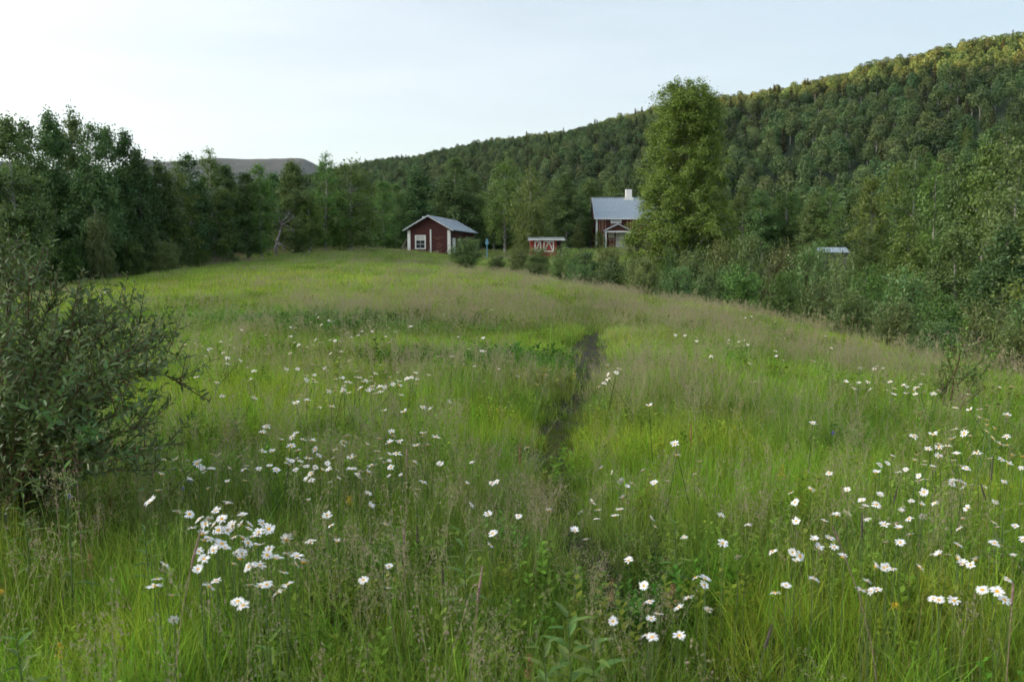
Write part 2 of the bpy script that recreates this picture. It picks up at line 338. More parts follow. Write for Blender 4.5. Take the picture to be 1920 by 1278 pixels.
# ---------------------------------------------------------------- ground, path, far mountain
def axis(lo, hi, near, n, c=0):
    t = np.linspace(-1, 1, n); k = 8.0
    s = np.sinh(t*k)/np.sinh(k)
    return np.where(s < 0, c + s*(c-lo), c + s*(hi-c))
def ground():
    xs = axis(-3500, 3500, 0, 520, 0); ys = np.r_[np.linspace(-300, -6, 24)[:-1], np.linspace(-6, 24, 200), 24+np.sinh(np.linspace(0, 1, 230)[1:]*4.6)/np.sinh(4.6)*6500]
    X, Y = np.meshgrid(xs, ys); Z = ht(X.ravel(), Y.ravel()).reshape(X.shape)
    nx, ny = len(xs), len(ys); V = np.stack([X, Y, Z], -1).reshape(-1, 3)
    i = (np.arange(ny-1)[:, None]*nx + np.arange(nx-1)[None]).ravel(); F = np.stack([i, i+1, i+nx+1, i+nx], -1)
    m, t = new_mat('meadow_soil'); n, l = t.nodes.new, t.links.new
    o = n('ShaderNodeOutputMaterial'); b = n('ShaderNodeBsdfPrincipled'); b.inputs['Roughness'].default_value = .95
    g = n('ShaderNodeNewGeometry'); n1 = n('ShaderNodeTexNoise'); n1.inputs['Scale'].default_value = .35; n1.inputs['Detail'].default_value = 8
    n2 = n('ShaderNodeTexNoise'); n2.inputs['Scale'].default_value = 9; n2.inputs['Detail'].default_value = 6
    l(g.outputs['Position'], n1.inputs['Vector']); l(g.outputs['Position'], n2.inputs['Vector'])
    mx = n('ShaderNodeMix'); mx.data_type = 'RGBA'; mx.inputs['A'].default_value = (.045, .06, .02, 1); mx.inputs['B'].default_value = (.075, .085, .03, 1); l(n1.outputs['Fac'], mx.inputs['Factor'])
    m2 = n('ShaderNodeMix'); m2.data_type = 'RGBA'; m2.inputs['B'].default_value = (.05, .035, .02, 1); l(mx.outputs['Result'], m2.inputs['A']); l(n2.outputs['Fac'], m2.inputs['Factor'])
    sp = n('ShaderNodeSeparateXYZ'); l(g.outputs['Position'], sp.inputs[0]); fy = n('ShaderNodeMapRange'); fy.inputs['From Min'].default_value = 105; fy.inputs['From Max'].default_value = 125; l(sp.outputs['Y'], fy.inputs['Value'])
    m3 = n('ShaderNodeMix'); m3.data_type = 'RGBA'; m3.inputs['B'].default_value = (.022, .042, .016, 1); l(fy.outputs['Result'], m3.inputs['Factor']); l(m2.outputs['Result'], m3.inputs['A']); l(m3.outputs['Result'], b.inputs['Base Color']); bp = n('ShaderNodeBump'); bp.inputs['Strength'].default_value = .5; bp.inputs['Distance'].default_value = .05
    l(n2.outputs['Fac'], bp.inputs['Height']); l(bp.outputs['Normal'], b.inputs['Normal']); l(b.outputs[0], o.inputs['Surface'])
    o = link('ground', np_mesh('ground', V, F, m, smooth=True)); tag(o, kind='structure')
ground()
def footpath():
    P = np.array(PATH); d = np.r_[0, np.cumsum(np.hypot(*(P[1:]-P[:-1]).T))]; s = np.arange(0, d[-1], .08)
    x = np.interp(s, d, P[:, 0]); y = np.interp(s, d, P[:, 1]); tx = np.gradient(x); ty = np.gradient(y); k = np.hypot(tx, ty); nx, ny = ty/k, -tx/k
    offs = np.linspace(-.11, .11, 7); V = []
    for o_ in offs:
        w = o_*(1+.25*np.sin(s*1.7)+.15*np.sin(s*4.1)); a, b = x+nx*w, y+ny*w
        V.append(np.stack([a, b, ht(a, b)+.012+.02*(vnoise(a*6, b*6, 3)-.3)], -1))
    V = np.stack(V, 1); n = len(s); i = (np.arange(n-1)[:, None]*7+np.arange(6)[None]).ravel()
    m = simple('trodden_earth', (.028, .022, .015), .95, .35, 14, bump=.6)
    tag(link('footpath', np_mesh('footpath', V.reshape(-1, 3), np.stack([i, i+1, i+8, i+7], -1), m, smooth=True)), kind='structure')
footpath()
def far_mountain():
    """the flat-topped bare fell beyond the left wood"""
    D0 = 2600.; prof = [(60,380),(150,352),(235,318),(262,292),(285,283),(310,291),(345,290),(380,287),(410,283),(450,285),(505,285),(530,284),(552,282),(575,283),(590,290),(606,300),(640,312),(700,330),(780,350)]
    px = np.array([p[0] for p in prof], float); zz = np.array([at(p[0], p[1]+6, D0)[2] for p in prof]); xx = (px-960)/FPX*D0
    xs = np.linspace(xx[0]-600, xx[-1]+300, 170); ys = np.linspace(1500, 3900, 110); X, Y = np.meshgrid(xs, ys)
    top = np.interp(X*D0/Y*.5+X*.5, xx, zz, left=60, right=60)
    k = np.clip((Y-1500)/(D0-1500), 0, 1)**1.15*(1-.35*sstep(D0, 3900, Y)); 
    nz = fbm(X/170, Y/170, 77, 5)-.5
    Z = top*k + nz*90*k*(1-k)*2 + nz*10 - 12 + 5*(fbm(X/45, Y/45, 78, 4)-.5)
    nx = len(xs); i = (np.arange(len(ys)-1)[:, None]*nx + np.arange(nx-1)[None]).ravel()
    m, t = new_mat('fell_heath'); n, l = t.nodes.new, t.links.new
    o = n('ShaderNodeOutputMaterial'); b = n('ShaderNodeBsdfPrincipled'); b.inputs['Roughness'].default_value = .95
    g = n('ShaderNodeNewGeometry'); n1 = n('ShaderNodeTexNoise'); n1.inputs['Scale'].default_value = .02; n1.inputs['Detail'].default_value = 9; n1.inputs['Roughness'].default_value = .7
    l(g.outputs['Position'], n1.inputs['Vector']); sp = n('ShaderNodeSeparateXYZ'); l(g.outputs['Position'], sp.inputs[0])
    mr = n('ShaderNodeMapRange'); mr.inputs['From Min'].default_value = 190; mr.inputs['From Max'].default_value = 330
    ad = n('ShaderNodeMath'); ad.operation = 'MULTIPLY_ADD'; ad.inputs[1].default_value = 220; l(n1.outputs['Fac'], ad.inputs[0]); 
    sb = n('ShaderNodeMath'); sb.operation = 'SUBTRACT'; sb.inputs[1].default_value = 110; l(sp.outputs['Z'], sb.inputs[0]); l(sb.outputs[0], ad.inputs[2]); l(ad.outputs[0], mr.inputs['Value'])
    mx = n('ShaderNodeMix'); mx.data_type = 'RGBA'; mx.inputs['A'].default_value = (.006, .022, .018, 1); mx.inputs['B'].default_value = (.075, .072, .062, 1)
    l(mr.outputs['Result'], mx.inputs['Factor']); l(mx.outputs['Result'], b.inputs['Base Color']); l(b.outputs[0], o.inputs['Surface'])
    tag(link('mountain', np_mesh('mountain', np.stack([X, Y, Z], -1).reshape(-1, 3), np.stack([i, i+1, i+nx+1, i+nx], -1), m, smooth=True)), kind='structure')
far_mountain()

# ---------------------------------------------------------------- plants
def leaf_quads(P, size, r, flat=.0, asp=.62, dirs=None, out=None):
    """a small rhomb at each point, randomly turned (flat > 0 turns the faces towards the sky)"""
    n = len(P); nrm = r.normal(size=(n, 3)); nrm[:, 2] = nrm[:, 2]*(1-flat*.5) + flat*1.2
    if out is not None: nrm += out
    nrm /= np.linalg.norm(nrm, axis=1)[:, None]
    a = r.normal(size=(n, 3)) if dirs is None else dirs + r.normal(size=(n, 3))*.35
    a -= nrm*(a*nrm).sum(1)[:, None]; a /= np.linalg.norm(a, axis=1)[:, None]+1e-9
    b = np.cross(nrm, a); s = size*(.65+.7*r.random(n))[:, None]
    V = np.stack([P, P+a*s*.5+b*s*asp*.5, P+a*s, P+a*s*.5-b*s*asp*.5], 1).reshape(-1, 3)
    return V, np.arange(4*n).reshape(n, 4)
def tubes(lines, radii, sides=4):
    """lines (n,k,3), radii (n,k) -> many tapered tubes"""
    n, k, _ = lines.shape; T = np.gradient(lines, axis=1); T /= np.linalg.norm(T, axis=2)[..., None]+1e-9
    U = np.where(np.abs(T[..., 2:3]) < .9, np.array([0, 0, 1.]), np.array([1., 0, 0])); X = np.cross(T, U); X /= np.linalg.norm(X, axis=2)[..., None]+1e-9; Yv = np.cross(T, X)
    a = np.arange(sides)*2*math.pi/sides
    V = lines[:, :, None] + radii[..., None, None]*(X[:, :, None]*np.cos(a)[None, None, :, None] + Yv[:, :, None]*np.sin(a)[None, None, :, None])
    base = (np.arange(n)[:, None, None]*k + np.arange(k-1)[None, :, None])*sides; j = np.arange(sides)[None, None]; j2 = (j+1) % sides
    F = np.stack([base+j, base+j2, base+j2+sides, base+j+sides], -1).reshape(-1, 4)
    return V.reshape(-1, 3), F
def join(parts):
    V = []; F = []; o = 0
    for v, f in parts: V.append(v); F.append(f+o); o += len(v)
    return np.concatenate(V), np.concatenate(F)
def tree(seed, H, Rr, prof, t0=.12, nb=60, nl=9000, leaf=.16, rise=.55, droop=.25, sig=.16, trunk_r=.13, lean=.03, twigs=6, twl=.32, multi=1, flat=.3, hang=.3, outw=.9, tb=.85, lv=.72, mat='birch_leaf', bark='birch_bark', name='birch'):
    """trunk with limbs, and a crown of leaves strung along the twigs of those limbs"""
    r = np.random.default_rng(seed); hs = np.linspace(0, 1, 9)
    stems = []
    for q in range(multi):
        a = r.random()*6.28; off = np.array([math.cos(a), math.sin(a)])*(0 if multi == 1 else Rr*.4*r.uniform(.5, 1)); wob = np.cumsum(r.normal(size=(9, 2))*lean*H/9, 0)
        hq = H*(1 if q == 0 else r.uniform(.75, 1))
        stems.append(np.c_[off[0]*hs**.8 + wob[:, 0], off[1]*hs**.8 + wob[:, 1], hs*hq])
    tr = np.stack(stems); rad = trunk_r*(1-hs*.93)[None].repeat(multi, 0)*(1 if multi == 1 else .6); rad[:, 0] *= 1.35
    parts = [tubes(tr, rad, 7)]
    t = np.sort(r.random(nb)**tb); az = np.arange(nb)*2.4 + r.normal(size=nb)*.4; which = r.integers(0, multi, nb)
    ln = Rr*np.interp(t, *zip(*prof))*r.uniform(lv, 1.12-.08*(lv > .8), nb)
    ztip = H*(t0 + (1-t0)*t); zb = np.maximum(ztip - ln*rise*r.uniform(.7, 1.3, nb), H*t0*.5)
    sx = np.array([np.interp(zb[i]/stems[which[i]][-1, 2], hs, stems[which[i]][:, 0]) for i in range(nb)]); sy = np.array([np.interp(zb[i]/stems[which[i]][-1, 2], hs, stems[which[i]][:, 1]) for i in range(nb)])
    s = np.linspace(0, 1, 5); rr = s[None]*ln[:, None]
    if multi > 1: rr = rr*.75
    curl = r.normal(size=nb)*.35
    X = sx[:, None]+rr*np.cos(az[:, None]+curl[:, None]*s); Y = sy[:, None]+rr*np.sin(az[:, None]+curl[:, None]*s)
    Z = zb[:, None]+(ztip-zb)[:, None]*np.sin(s*1.35)[None] - droop*ln[:, None]*s[None]**3
    B = np.stack([X, Y, Z], -1); br = np.clip(trunk_r*.32*(ln/Rr)[:, None]*(1-s*.85)[None], .004, 1)
    parts.append(tubes(B, br, 3))
    # twigs
    nt_ = nb*twigs; bi = np.repeat(np.arange(nb), twigs); st = r.uniform(.22, 1.0, nt_)
    k = np.clip((st*4).astype(int), 0, 3); f = (st*4-k)[:, None]; p0 = B[bi, k]*(1-f)+B[bi, k+1]*f
    outd = B[bi, -1]-B[bi, 0]; outd /= np.linalg.norm(outd, axis=1)[:, None]+1e-9
    dv = outd*.6 + r.normal(size=(nt_, 3))*.75; dv[:, 2] += .15; dv /= np.linalg.norm(dv, axis=1)[:, None]
    tl = (twl*Rr*(.35+.65*ln[bi]/Rr)*r.uniform(.5, 1.2, nt_))
    w = tl*(.4+ln[bi]/Rr); li = r.choice(nt_, nl, p=w/w.sum()); q = r.random(nl)**.8
    P = p0[li] + dv[li]*(tl[li]*q)[:, None]; P[:, 2] -= hang*tl[li]*q**2; P += r.normal(size=(nl, 3))*sig*(.5+q)[:, None]
    P[:, 2] = np.maximum(P[:, 2], .12)
    if bark != 'none' and twigs and nl > 3000:
        s3 = np.linspace(0, 1, 3)[None, :, None]; tw = p0[:, None]+dv[:, None]*tl[:, None, None]*s3; tw[:, :, 2] -= (hang*tl[:, None]*s3[..., 0]**2)
        sel = r.random(nt_) < .5; parts.append(tubes(tw[sel], np.full((sel.sum(), 3), 1.)*np.array([.008, .006, .003])[None]*max(1, leaf/.12), 3))
    tv, tf = join(parts); trunk = np_mesh(name+'_trunk', tv, tf, M[bark], smooth=True)
    cen = P.mean(0); od = P-np.array([0, 0, cen[2]-.1*H]); od[:, 2] *= Rr*2/H; od /= np.linalg.norm(od, axis=1)[:, None]+1e-9
    V, F = leaf_quads(P, leaf, r, flat=flat, out=od*outw)
    ct = r.random(nt_)[li]; tint = np.clip(.25+.5*ct+r.normal(size=nl)*(.2 if leaf < .3 else .08), 0, 1)
    crown = np_mesh(name+'_crown', V, F, M[mat], attrs={'tint': tint})
    return trunk, crown
BIRCH = [(0, .45), (.12, .8), (.3, 1.), (.5, .92), (.7, .75), (.85, .5), (.95, .27), (1, .08)]
ROUND = [(0, .5), (.2, .9), (.45, 1.), (.7, .9), (.88, .62), (1, .2)]
COL = [(0, .72), (.06, .95), (.18, 1.), (.4, .86), (.6, .72), (.75, .62), (.88, .56), (.95, .52), (1, .34)]
BUSH = [(0, .8), (.15, 1.), (.4, 1.), (.65, .85), (.85, .6), (1, .25)]
CONE = [(0, 1.), (.15, .95), (.4, .7), (.7, .38), (.9, .15), (1, .03)]
LIB = {}
LIB['birch'] = [tree(10+i, 10, 2.1, BIRCH, t0=.1, nb=75, nl=15000, leaf=.15, mat='birch_leaf', twl=.3, sig=.15, lean=.05) for i in range(4)]
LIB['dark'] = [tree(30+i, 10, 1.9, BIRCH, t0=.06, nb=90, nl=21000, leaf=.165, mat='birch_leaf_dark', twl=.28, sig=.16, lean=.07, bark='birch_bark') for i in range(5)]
LIB['round'] = [tree(50+i, 9, 2.6, ROUND, t0=.1, nb=90, nl=18000, leaf=.15, mat='birch_leaf', droop=.45, hang=.8, sig=.17) for i in range(2)]
LIB['big'] = [tree(70, 14.6, 3.35, COL, t0=.05, nb=360, nl=175000, leaf=.115, mat='big_birch_leaf', rise=1.1, droop=.15, hang=.6, twl=.2, sig=.12, trunk_r=.24, tb=.72, lv=.88, twigs=8, flat=.2, lean=.02)]
LIB['bush'] = [tree(80+i, 2.6, 1.5, BUSH, t0=.1, nb=60, nl=12000, leaf=.085, mat='willow_leaf', bark='willow_bark', multi=6, rise=1.2, droop=0, hang=-.2, twl=.42, sig=.07, trunk_r=.05, twigs=7, flat=.1, name='willow') for i in range(5)]
LIB['bushb'] = [tree(90+i, 3.4, 1.4, BIRCH, t0=.08, nb=60, nl=11000, leaf=.085, mat='birch_leaf', bark='dark_bark', multi=3, rise=.9, droop=0, hang=-.1, twl=.38, sig=.07, trunk_r=.05, twigs=7, flat=.1, name='young_birch') for i in range(3)]
def hill_tree(seed, H, Rr, n=1500, leaf=.42, z0=.28):
    """rounded mountain birch seen from afar: a stem, a few limbs, and a domed crown of lobes"""
    r = np.random.default_rng(seed); hs = np.linspace(0, 1, 5); ln = np.stack([np.c_[hs*r.normal()*.4, hs*r.normal()*.4, hs*H*.9]]); parts = [tubes(ln, np.array([[.14, .12, .1, .06, .02]]), 5)]
    k = 9; a = np.arange(k)*2.4+r.normal(size=k)*.3; q = np.r_[0, r.uniform(.35, .62, k-1)]*Rr; zc = np.r_[H*.70, H*(z0+(.9-z0)*(1-(q[1:]/Rr)**1.1)*r.uniform(.5, .95, k-1))]; rad = np.r_[Rr*.62, r.uniform(.36, .55, k-1)*Rr]
    cx, cyy = q*np.cos(a), q*np.sin(a); L_ = np.stack([np.c_[np.linspace(0, cx[i], 3), np.linspace(0, cyy[i], 3), np.linspace(H*.3, zc[i], 3)] for i in range(1, k)]); parts.append(tubes(L_, np.tile([[.06, .04, .02]], (k-1, 1)), 3))
    w = rad**2; li = r.choice(k, n, p=w/w.sum()); nv = r.normal(size=(n, 3)); nv[:, 2] += .35; nv /= np.linalg.norm(nv, axis=1)[:, None]
    P = np.c_[cx, cyy, zc][li] + nv*(rad[li]*r.uniform(.7, 1.05, n)**.7)[:, None]*np.array([1, 1, 1.2]); P[:, 2] = np.minimum(P[:, 2], H)
    V, F = leaf_quads(P, leaf, r, flat=.25, asp=.75, out=nv*1.6); tint = np.clip(.5+(r.random(k)[li]-.5)*.4+r.normal(size=n)*.1, 0, 1); tv, tf = join(parts)
    return np_mesh('hill_birch_trunk', tv, tf, M['birch_bark']), np_mesh('hill_birch_crown', V, F, M['hill_leaf'], attrs={'tint': tint})
LIB['hill'] = [hill_tree(100+i, 7.2, 2.7) for i in range(4)] + [hill_tree(110+i, 8.8, 2.5, z0=.2) for i in range(2)]
LIB['spruce'] = [tree(120+i, 11, 1.7, CONE, t0=.05, nb=90, nl=2600, leaf=.42, mat='spruce_leaf', bark='dark_bark', rise=-.15, droop=.35, sig=.14, twigs=4, twl=.25, flat=.4, name='spruce') for i in range(2)]
SIZE = {'birch': (10, 2.1), 'dark': (10, 1.9), 'round': (9, 2.6), 'big': (14.6, 3.35), 'bush': (2.6, 1.5), 'bushb': (3.4, 1.4), 'hill': (8, 2.8), 'spruce': (11, 1.7)}
NAMES = {'birch': 'birch_tree', 'dark': 'birch_tree', 'round': 'birch_tree', 'big': 'birch_tree', 'bush': 'willow_bush', 'bushb': 'young_birch', 'hill': 'birch_tree', 'spruce': 'spruce_tree'}
_cnt = {}
def plant(kind, x, y, H, Wd, label, cat='tree', group=None, rz=None, z=None, variant=None, name=None):
    """a tree or bush of height H and crown width Wd"""
    i = _cnt.get(kind, 0); _cnt[kind] = i+1; lib = LIB[kind]; v = i % len(lib) if variant is None else variant; trunk, crown = lib[v]
    h0, r0 = SIZE[kind]; sxy = Wd/2/r0*.92; sz = H/h0*.96
    o = empty(name or NAMES[kind], (x, y, (h1(x, y) if z is None else z) - .05), random.uniform(0, 6.28) if rz is None else rz, (sxy, sxy, sz))
    link('trunk', trunk, o); link('crown', crown, o); tag(o, label, cat, group); return o
def plant_px(kind, px, ytop, Y, wpx, label, **k):
    """tree whose crown top is seen at (px, ytop) of the photograph and which stands Y metres away; crown wpx pixels wide"""
    p = at(px, ytop, Y); g = h1(p[0], Y); return plant(kind, p[0], Y, p[2]-g, wpx/FPX*Y, label, **k)

def gn_scatter(name, pts, rot, sc, idx, sources, label=None, cat=None, col=None):
    """one object of kind stuff: a point cloud with geometry nodes that puts one of SOURCES (meshes) on every point"""
    me = bpy.data.meshes.new(name+'_points'); me.vertices.add(len(pts)); me.vertices.foreach_set('co', np.asarray(pts, np.float32).ravel())
    def attr(n, t, v, f): a = me.attributes.new(n, t, 'POINT'); a.data.foreach_set(f, np.asarray(v, np.float32 if t != 'INT' else np.int32).ravel())
    attr('rot', 'FLOAT_VECTOR', rot, 'vector'); attr('sc', 'FLOAT_VECTOR', sc, 'vector'); attr('pick', 'INT', idx, 'value')
    if col is not None: attr('col', 'FLOAT_VECTOR', col, 'vector')
    coll = bpy.data.collections.new(name+'_sources')
    for k, ms in enumerate(sources):
        ms = ms if isinstance(ms, (list, tuple)) else [ms]
        if len(ms) == 1: coll.objects.link(bpy.data.objects.new(f'{name}_source_{k:02d}', ms[0]))
        else:
            n0 = [len(m.vertices) for m in ms]; V = []; F = []; mi = []; ti = []; o_ = 0
            for q, m_ in enumerate(ms):
                v = np.empty(len(m_.vertices)*3, np.float32); m_.vertices.foreach_get('co', v); f = np.empty(len(m_.loops), np.int32); m_.loops.foreach_get('vertex_index', f)
                V.append(v.reshape(-1, 3)); F.append(f.reshape(-1, 4)+o_); o_ += len(V[-1]); mi += [q]*len(F[-1])
                tt = np.full(len(F[-1]), .5, np.float32)
                if 'tint' in m_.attributes: m_.attributes['tint'].data.foreach_get('value', tt)
                ti.append(tt)
            coll.objects.link(bpy.data.objects.new(f'{name}_source_{k:02d}', np_mesh(f'{name}_source_{k:02d}', np.concatenate(V), np.concatenate(F), [m_.materials[0] for m_ in ms], mi, {'tint': np.concatenate(ti)})))
    ng = bpy.data.node_groups.new(name+'_scatter', 'GeometryNodeTree'); ng.interface.new_socket('Geometry', in_out='INPUT', socket_type='NodeSocketGeometry'); ng.interface.new_socket('Geometry', in_out='OUTPUT', socket_type='NodeSocketGeometry')
    n, l = ng.nodes.new, ng.links.new; gi = n('NodeGroupInput'); go = n('NodeGroupOutput'); ip = n('GeometryNodeInstanceOnPoints'); ci = n('GeometryNodeCollectionInfo')
    ci.inputs['Collection'].default_value = coll; ci.inputs['Separate Children'].default_value = True; ci.inputs['Reset Children'].default_value = True
    def na(nm, t): a = n('GeometryNodeInputNamedAttribute'); a.data_type = t; a.inputs['Name'].default_value = nm; return a.outputs['Attribute']
    m2p = n('GeometryNodeMeshToPoints'); l(gi.outputs[0], m2p.inputs['Mesh']); l(m2p.outputs['Points'], ip.inputs['Points']); l(ci.outputs[0], ip.inputs['Instance']); ip.inputs['Pick Instance'].default_value = True
    l(na('pick', 'INT'), ip.inputs['Instance Index'])
    e2r = n('FunctionNodeEulerToRotation'); l(na('rot', 'FLOAT_VECTOR'), e2r.inputs[0]); l(e2r.outputs[0], ip.inputs['Rotation']); l(na('sc', 'FLOAT_VECTOR'), ip.inputs['Scale'])
    l(ip.outputs['Instances'], go.inputs[0])
    o = link(name, me); md = o.modifiers.new('scatter', 'NODES'); md.node_group = ng
    tag(o, label, cat, kind='stuff'); return o

# ---- the hill forest: the nearest trees one by one, the rest as one mass
def hill_forest():
    r = np.random.default_rng(5); pts = []
    n = 150000; x = r.uniform(-420, 560, n); y = r.uniform(100, 1000, n); s = .70*x+.713*y; u = .713*x-.70*y
    ok = (s > 150) & (s < 440) & (np.abs(x/y) < .78) & (u > -760) & (u < 420)
    # thin to an even spacing with a grid
    x, y, s = x[ok], y[ok], s[ok]; small = 1.22-.62*np.clip((s-175)/(384-175), 0, 1); cells = {}; keep = []; cs = 6.
    for i in range(len(x)):
        d0 = 3.75*small[i]; kx, ky = int(x[i]//cs), int(y[i]//cs); bad = False
        for ax in (-1, 0, 1):
            for ay in (-1, 0, 1):
                for j in cells.get((kx+ax, ky+ay), ()):
                    if (x[i]-x[j])**2+(y[i]-y[j])**2 < d0*d0: bad = True; break
                if bad: break
            if bad: break
        if not bad: cells.setdefault((kx, ky), []).append(i); keep.append(i)
    small = small[keep]
    x, y, s = x[keep], y[keep], s[keep]
    z = ht(x, y, False); ok = (z > .5); x, y, z, s, small = x[ok], y[ok], z[ok], s[ok], small[ok]
    d = np.hypot(x, y); n = len(x)
    kind = np.where(fbm(x/70, y/70, 8) + r.normal(size=n)*.12 > .80, 1, 0); kind |= (r.random(n) < .04)
    pick = np.where(kind == 1, 6+r.integers(0, 2, n), r.integers(0, 6, n))
    sc = r.uniform(.78, 1.22, n)*np.where(kind == 1, .8, 1.)*small; sw = sc*r.uniform(.85, 1.1, n); rz = r.random(n)*6.28
    # lines of sight down the slope: which trees of the front show largest
    front = np.argsort(d + 18*vnoise(x/15, y/15, 2)); infr = [i for i in front if abs(x[i]/y[i]) < .66 and (x[i]/y[i] > -.15) and kind[i] == 0 and 12 < z[i]][:230]
    src = LIB['hill']+LIB['spruce']; m = np.ones(n, bool); m[infr] = False
    for i in infr:
        o = empty('birch_tree', (x[i], y[i], z[i]-.3), rz[i], (sw[i], sw[i], sc[i])); t_, c_ = src[pick[i]]; link('trunk', t_, o); link('crown', c_, o)
        q = 960+FPX*x[i]/y[i]
        w_ = ('seen between the cottage and the tall house' if q < 1110 else 'seen over the roof of the tall house' if q < 1200 else 'showing right beside the great old birch' if q < 1400 else
              'above the birch row right of the great birch' if q < 1540 else 'seen above the half-hidden hut roof' if q < 1640 else 'seen above the big right-hand trees' if q < 1800 else 'high above the right edge trees')
        tag(o, 'round-crowned birch of the lower hill forest, '+w_, 'tree', 'hill birches '+w_)
    gn_scatter('forest', np.c_[x, y, z-.3][m], np.c_[0*x, 0*x, rz][m], np.c_[sw, sw, sc][m], pick[m], src, 'dense birch forest covering the long hill, its top edge lit gold by low sun', 'forest')
    print('hill trees', n, m.sum())
hill_forest()

# ---- the wood on the left, tree by tree: (px, y of top, distance, crown width px, kind, label)
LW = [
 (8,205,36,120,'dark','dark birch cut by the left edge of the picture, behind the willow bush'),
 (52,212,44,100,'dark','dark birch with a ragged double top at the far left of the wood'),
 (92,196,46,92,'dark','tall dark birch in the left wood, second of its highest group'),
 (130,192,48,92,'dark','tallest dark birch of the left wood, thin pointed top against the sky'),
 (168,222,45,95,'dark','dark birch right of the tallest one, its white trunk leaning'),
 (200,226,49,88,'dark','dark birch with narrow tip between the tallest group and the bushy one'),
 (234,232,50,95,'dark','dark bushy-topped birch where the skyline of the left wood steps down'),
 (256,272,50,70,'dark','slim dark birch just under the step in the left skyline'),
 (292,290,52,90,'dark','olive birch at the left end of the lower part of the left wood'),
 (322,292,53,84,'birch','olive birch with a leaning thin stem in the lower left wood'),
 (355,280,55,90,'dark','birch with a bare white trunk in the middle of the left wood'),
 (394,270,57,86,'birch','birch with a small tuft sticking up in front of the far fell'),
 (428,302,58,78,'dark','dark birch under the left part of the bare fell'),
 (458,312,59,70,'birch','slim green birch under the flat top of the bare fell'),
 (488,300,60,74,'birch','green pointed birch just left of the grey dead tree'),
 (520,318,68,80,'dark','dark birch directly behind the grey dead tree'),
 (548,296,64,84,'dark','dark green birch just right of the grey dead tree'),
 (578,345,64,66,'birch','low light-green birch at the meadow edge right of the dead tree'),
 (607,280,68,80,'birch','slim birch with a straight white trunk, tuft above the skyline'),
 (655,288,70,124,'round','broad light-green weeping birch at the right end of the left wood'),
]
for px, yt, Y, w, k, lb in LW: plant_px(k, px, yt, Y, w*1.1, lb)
# low growth at the foot of the left wood
for px, yt, Y, w, k, lb in [(60,408,42,130,'bush','wide dark bush at the foot of the left wood behind the near willow'),
 (118,448,42,100,'bushb','low round bush under the tall birches, left of the silvery rowan'),
 (186,400,43,62,'bush','silvery grey-green rowan-like sapling at the edge of the left wood'),
 (250,440,46,80,'bushb','dark bush right of the silvery sapling at the wood edge'),
 (312,452,49,66,'bush','small bush in the shade under the left wood beside a slanting stem'),
 (372,468,53,56,'bushb','small leafy bush at the wood edge where the meadow begins to rise'),
 (430,470,57,56,'bush','small bush halfway between the silvery sapling and the dead tree')]:
    plant_px(k, px, yt, Y, w, lb, cat='bush', name='bush')
# ---- trees behind the buildings
CW = [
 (716,330,84,70,'birch','pale green birch with white stems left of the small red cottage'),
 (745,338,88,60,'birch','slim birch just left of the cottage gable'),
 (782,306,98,84,'dark','dark pointed tree rising behind the cottage chimney'),
 (846,288,100,96,'dark','tall dark birch rising behind the cottage roof'),
 (893,322,102,70,'dark','dark birch between the cottage and the yellow-green birches'),
 (946,278,95,88,'birch','yellow-green birch with a forked trunk left of the red shed'),
 (994,306,89,92,'round','yellow-green spreading birch whose branches hang over the red shed'),
 (1064,318,104,84,'dark','dark birch behind the right end of the red shed roof'),
 (1108,330,118,80,'dark','dark birch directly left of the tall house roof'),
 (1152,326,128,86,'dark','dark birch behind the tall house ridge, left of its chimney'),
 (1196,330,130,80,'dark','dark birch behind the tall house chimney'),
 (1086,412,100,30,'birch','small pointed young tree between shed and house'),
 (1124,430,101,26,'birch','small light green sapling at the left corner of the tall house')]
for px, yt, Y, w, k, lb in CW: plant_px(k, px, yt, Y, w, lb)
# the great birch
plant_px('big', 1294, 132, 56, 236, 'great old birch with a tall dense column-shaped crown right of the house', rz=1.0)
# ---- trees right of the great birch
RW = [
 (1392,345,104,84,'birch','first birch right of the great old birch, in the far row'),
 (1432,352,100,80,'dark','dark birch, second in the far row right of the great birch'),
 (1478,340,102,88,'birch','fuller green birch in the middle of the far row'),
 (1522,352,98,80,'dark','dark birch with pale top in the far row above the bushes'),
 (1562,345,96,80,'birch','green birch above the half-hidden grey hut roof'),
 (1604,352,86,84,'dark','dark birch right of and behind the grey hut roof'),
 (1640,318,72,100,'birch','green birch at the left end of the big trees on the right'),
 (1686,296,62,110,'birch','upright green birch, second of the big trees on the right'),
 (1722,262,56,110,'birch','tall pointed birch in the big group on the right'),
 (1762,290,48,120,'birch','broad birch left of the tallest tree of the right edge group'),
 (1806,268,46,120,'dark','dark birch between two pointed tops near the right edge'),
 (1858,238,44,130,'birch','tallest birch of the group near the right edge'),
 (1908,256,40,140,'dark','dark birch cut by the right edge of the picture'),
 (1700,400,44,130,'birch','lower leafy birch in front of the big group on the right'),
 (1790,420,38,140,'dark','dark lower birch under the right-hand group'),
 (1880,410,33,150,'dark','dark low birch in deep shade at the right edge'),
 (1630,410,60,90,'birch','lower birch beside the grey hut, right of its roof')]
for px, yt, Y, w, k, lb in RW: plant_px(k, px, yt, Y, w, lb)
